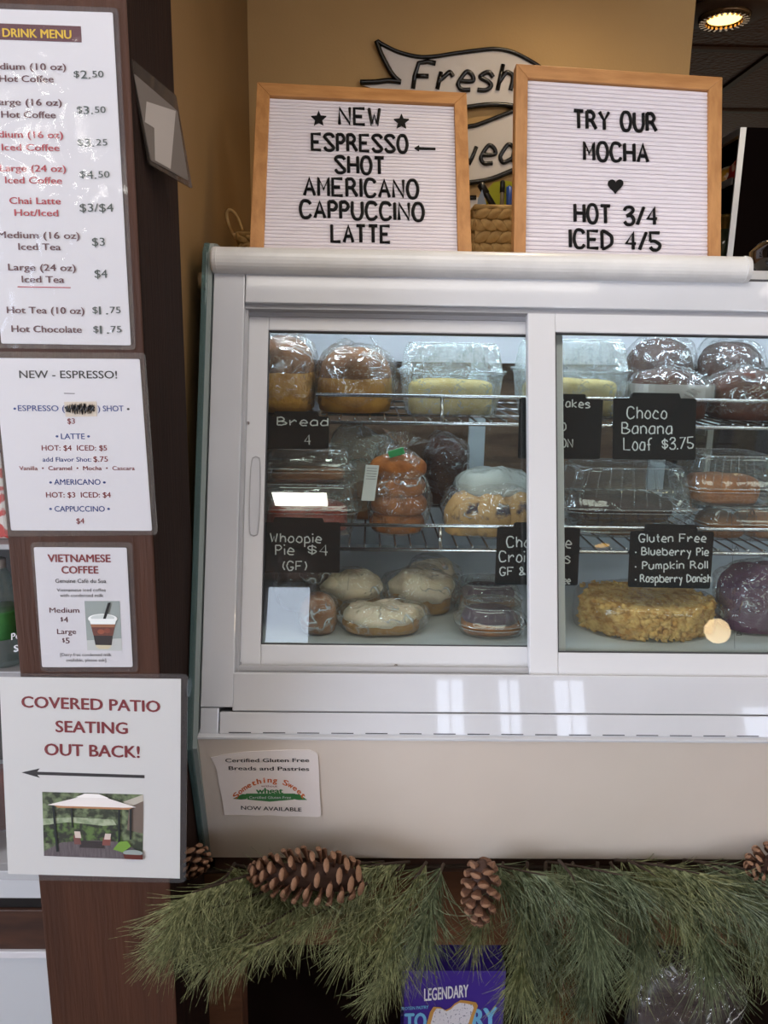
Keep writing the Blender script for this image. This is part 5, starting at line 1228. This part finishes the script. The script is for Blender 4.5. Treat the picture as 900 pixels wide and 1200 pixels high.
# ============================================================ DRINKS COOLER LEFT OF THE POST
YD = 1.30
def zt_at(y, Y=YD): return YP(Y).px(30, y).z
xr_ = -.31
root = thing('drinks_cooler', 'open white drinks cooler with a brown wooden ledge behind the post', 'cooler', (-.75, 1.5, 0))
z_sh = zt_at(790); z1 = zt_at(1020); z2 = zt_at(1052); z3 = zt_at(1064); z4 = zt_at(1110); z5 = zt_at(1118)
M['cool'] = mat('white_cooler_metal', '#c9cdd2', .35)
for nm, b, m_ in (('lower_panel', (-1.2, xr_, YD, YD+.02, 0, z5-.001), M['cool']), ('trim_strip', (-1.2, xr_, YD-.012, YD+.02, z5, z4), M['paper']), ('wood_ledge', (-1.2, xr_, YD-.006, YD+.02, z4, z3), M['wooddark']),
                  ('black_strip', (-1.2, xr_, YD, YD+.02, z3, z2), M['black']), ('sill', (-1.2, xr_, YD-.002, YD+.02, z2, z1), M['cool']),
                  ('side_wall', (xr_-.015, xr_, YD+.02, 1.72, 0, 2.0), M['black']), ('back_wall', (-1.2, xr_, 1.70, 1.72, 0, 2.0), M['black']), ('side_wall', (-1.2, -1.185, YD+.02, 1.70, 0, 2.0), M['black']),
                  ('top_panel', (-1.2, xr_, YD, 1.72, 2.0, 2.03), M['cool']), ('floor_panel', (-1.185, xr_-.015, YD+.02, 1.70, z1-.01, z1), M['cool']),
                  ('shelf_board', (-1.185, xr_-.015, YD+.01, 1.70, z_sh-.012, z_sh), M['track']), ('shelf_board', (-1.185, xr_-.015, YD+.01, 1.70, zt_at(640)-.01, zt_at(640)), M['track'])):
    mb = MB(); mb.box(*b); mb.build(nm, m_, root, bevel=.002)
pet = clear('water_bottle_plastic', .12, '#c5cfcf', '#dfe8e6', .08, .8, 30, 1.5); wl = mat('green_bottle_label', '#2f6a35', .45, var='#3f7d3f', vscale=30)
def bottle(x, y, z, label, h=.215, r=.032):
    t = thing('water_bottle', label, 'bottle', (x, y, z))
    pr_ = [(.001, .001), (r*.8, .001), (r, .01)]+[(r*(1-.05*(i % 2)), .01+h*.6*i/10) for i in range(1, 11)]+[(r*.97, h*.68), (r*.8, h*.8), (r*.45, h*.9), (r*.4, h*.93)]
    mb = MB(); mb.lathe(pr_, (x, y, z), 24); mb.build('bottle_body', pet, t, smooth=True)
    mb = MB(); mb.lathe([(r*1.01, h*.28), (r*1.02, h*.3), (r*1.02, h*.52), (r*1.01, h*.54)], (x, y, z), 24); lb_ = mb.build('label_wrap', wl, t, smooth=True)
    mb = MB(); mb.lathe([(r*.43, h*.92), (r*.45, h*.93), (r*.45, h), (.001, h)], (x, y, z), 20); mb.build('cap', M['paper'], t, smooth=True)
    return t, lb_
bxx = YP(YD+.05).px(2, 720).x; hb = YP(YD+.05).px(2, 655).z-z_sh
t, lb_ = bottle(bxx, YD+.05, z_sh, 'clear water bottle with a green label beside the post', hb, .034)
mb = MB(); LPl = YP(YD+.05-.0362)
for s, x0, y0, x1, y1, cap in (('Po', 13, 750, 24, 748, 8), ('S', 16, 764, 22, 763, 8)): ptext(mb, LPl, s, x0, y0, x1, y1, cap, .03)
mb.build('label_lettering', M['paper'], lb_)
bottle(bxx-.085, YD+.05, z_sh, 'clear water bottle mostly outside the left edge of the frame', hb, .034)
for i, (x, c_) in enumerate(((-2, '#b9a9a0'), (-1, '#8e4a3a'))):
    Y = YD+.06; cx_ = YP(Y).px(x, 950).x-.02+i*0; zb_ = z1
    mb = MB(); mb.lathe([(.001, .001), (.031, .001), (.033, .01), (.033, .10), (.028, .12), (.001, .12)], (cx_-.02+i*0, Y+i*.09, zb_), 20)
    tag(mb.build('drink_can', mat('can_%d' % i, c_, .3, metal=.3), smooth=True), ['pale drink can at the left edge behind the patio sign', 'brown drink can behind the pale one'][i], 'can')
Y = YD+.04; px0 = YP(Y).px(-30, 600).x; px1 = YP(Y).px(9, 600).x; zz0 = zt_at(640); zz1 = YP(Y).px(4, 535).z
mb = MB(); mb.box(px0, px1, Y, Y+.05, zz0+.001, zz1); tag(mb.build('snack_pouch', mat('pouch_print', '#c8c2bc', .35, var='#b03a34', vscale=45, lo=.5, hi=.56), bevel=.006), 'white and red printed pouch at the left edge behind the menus', 'pouch')

# brown panelling seen through the case on the back wall
mb = MB(); mb.box(-.26, .655, 1.735, 1.75, .75, 1.52); struct(mb.build('trim_1', M['backwood']))
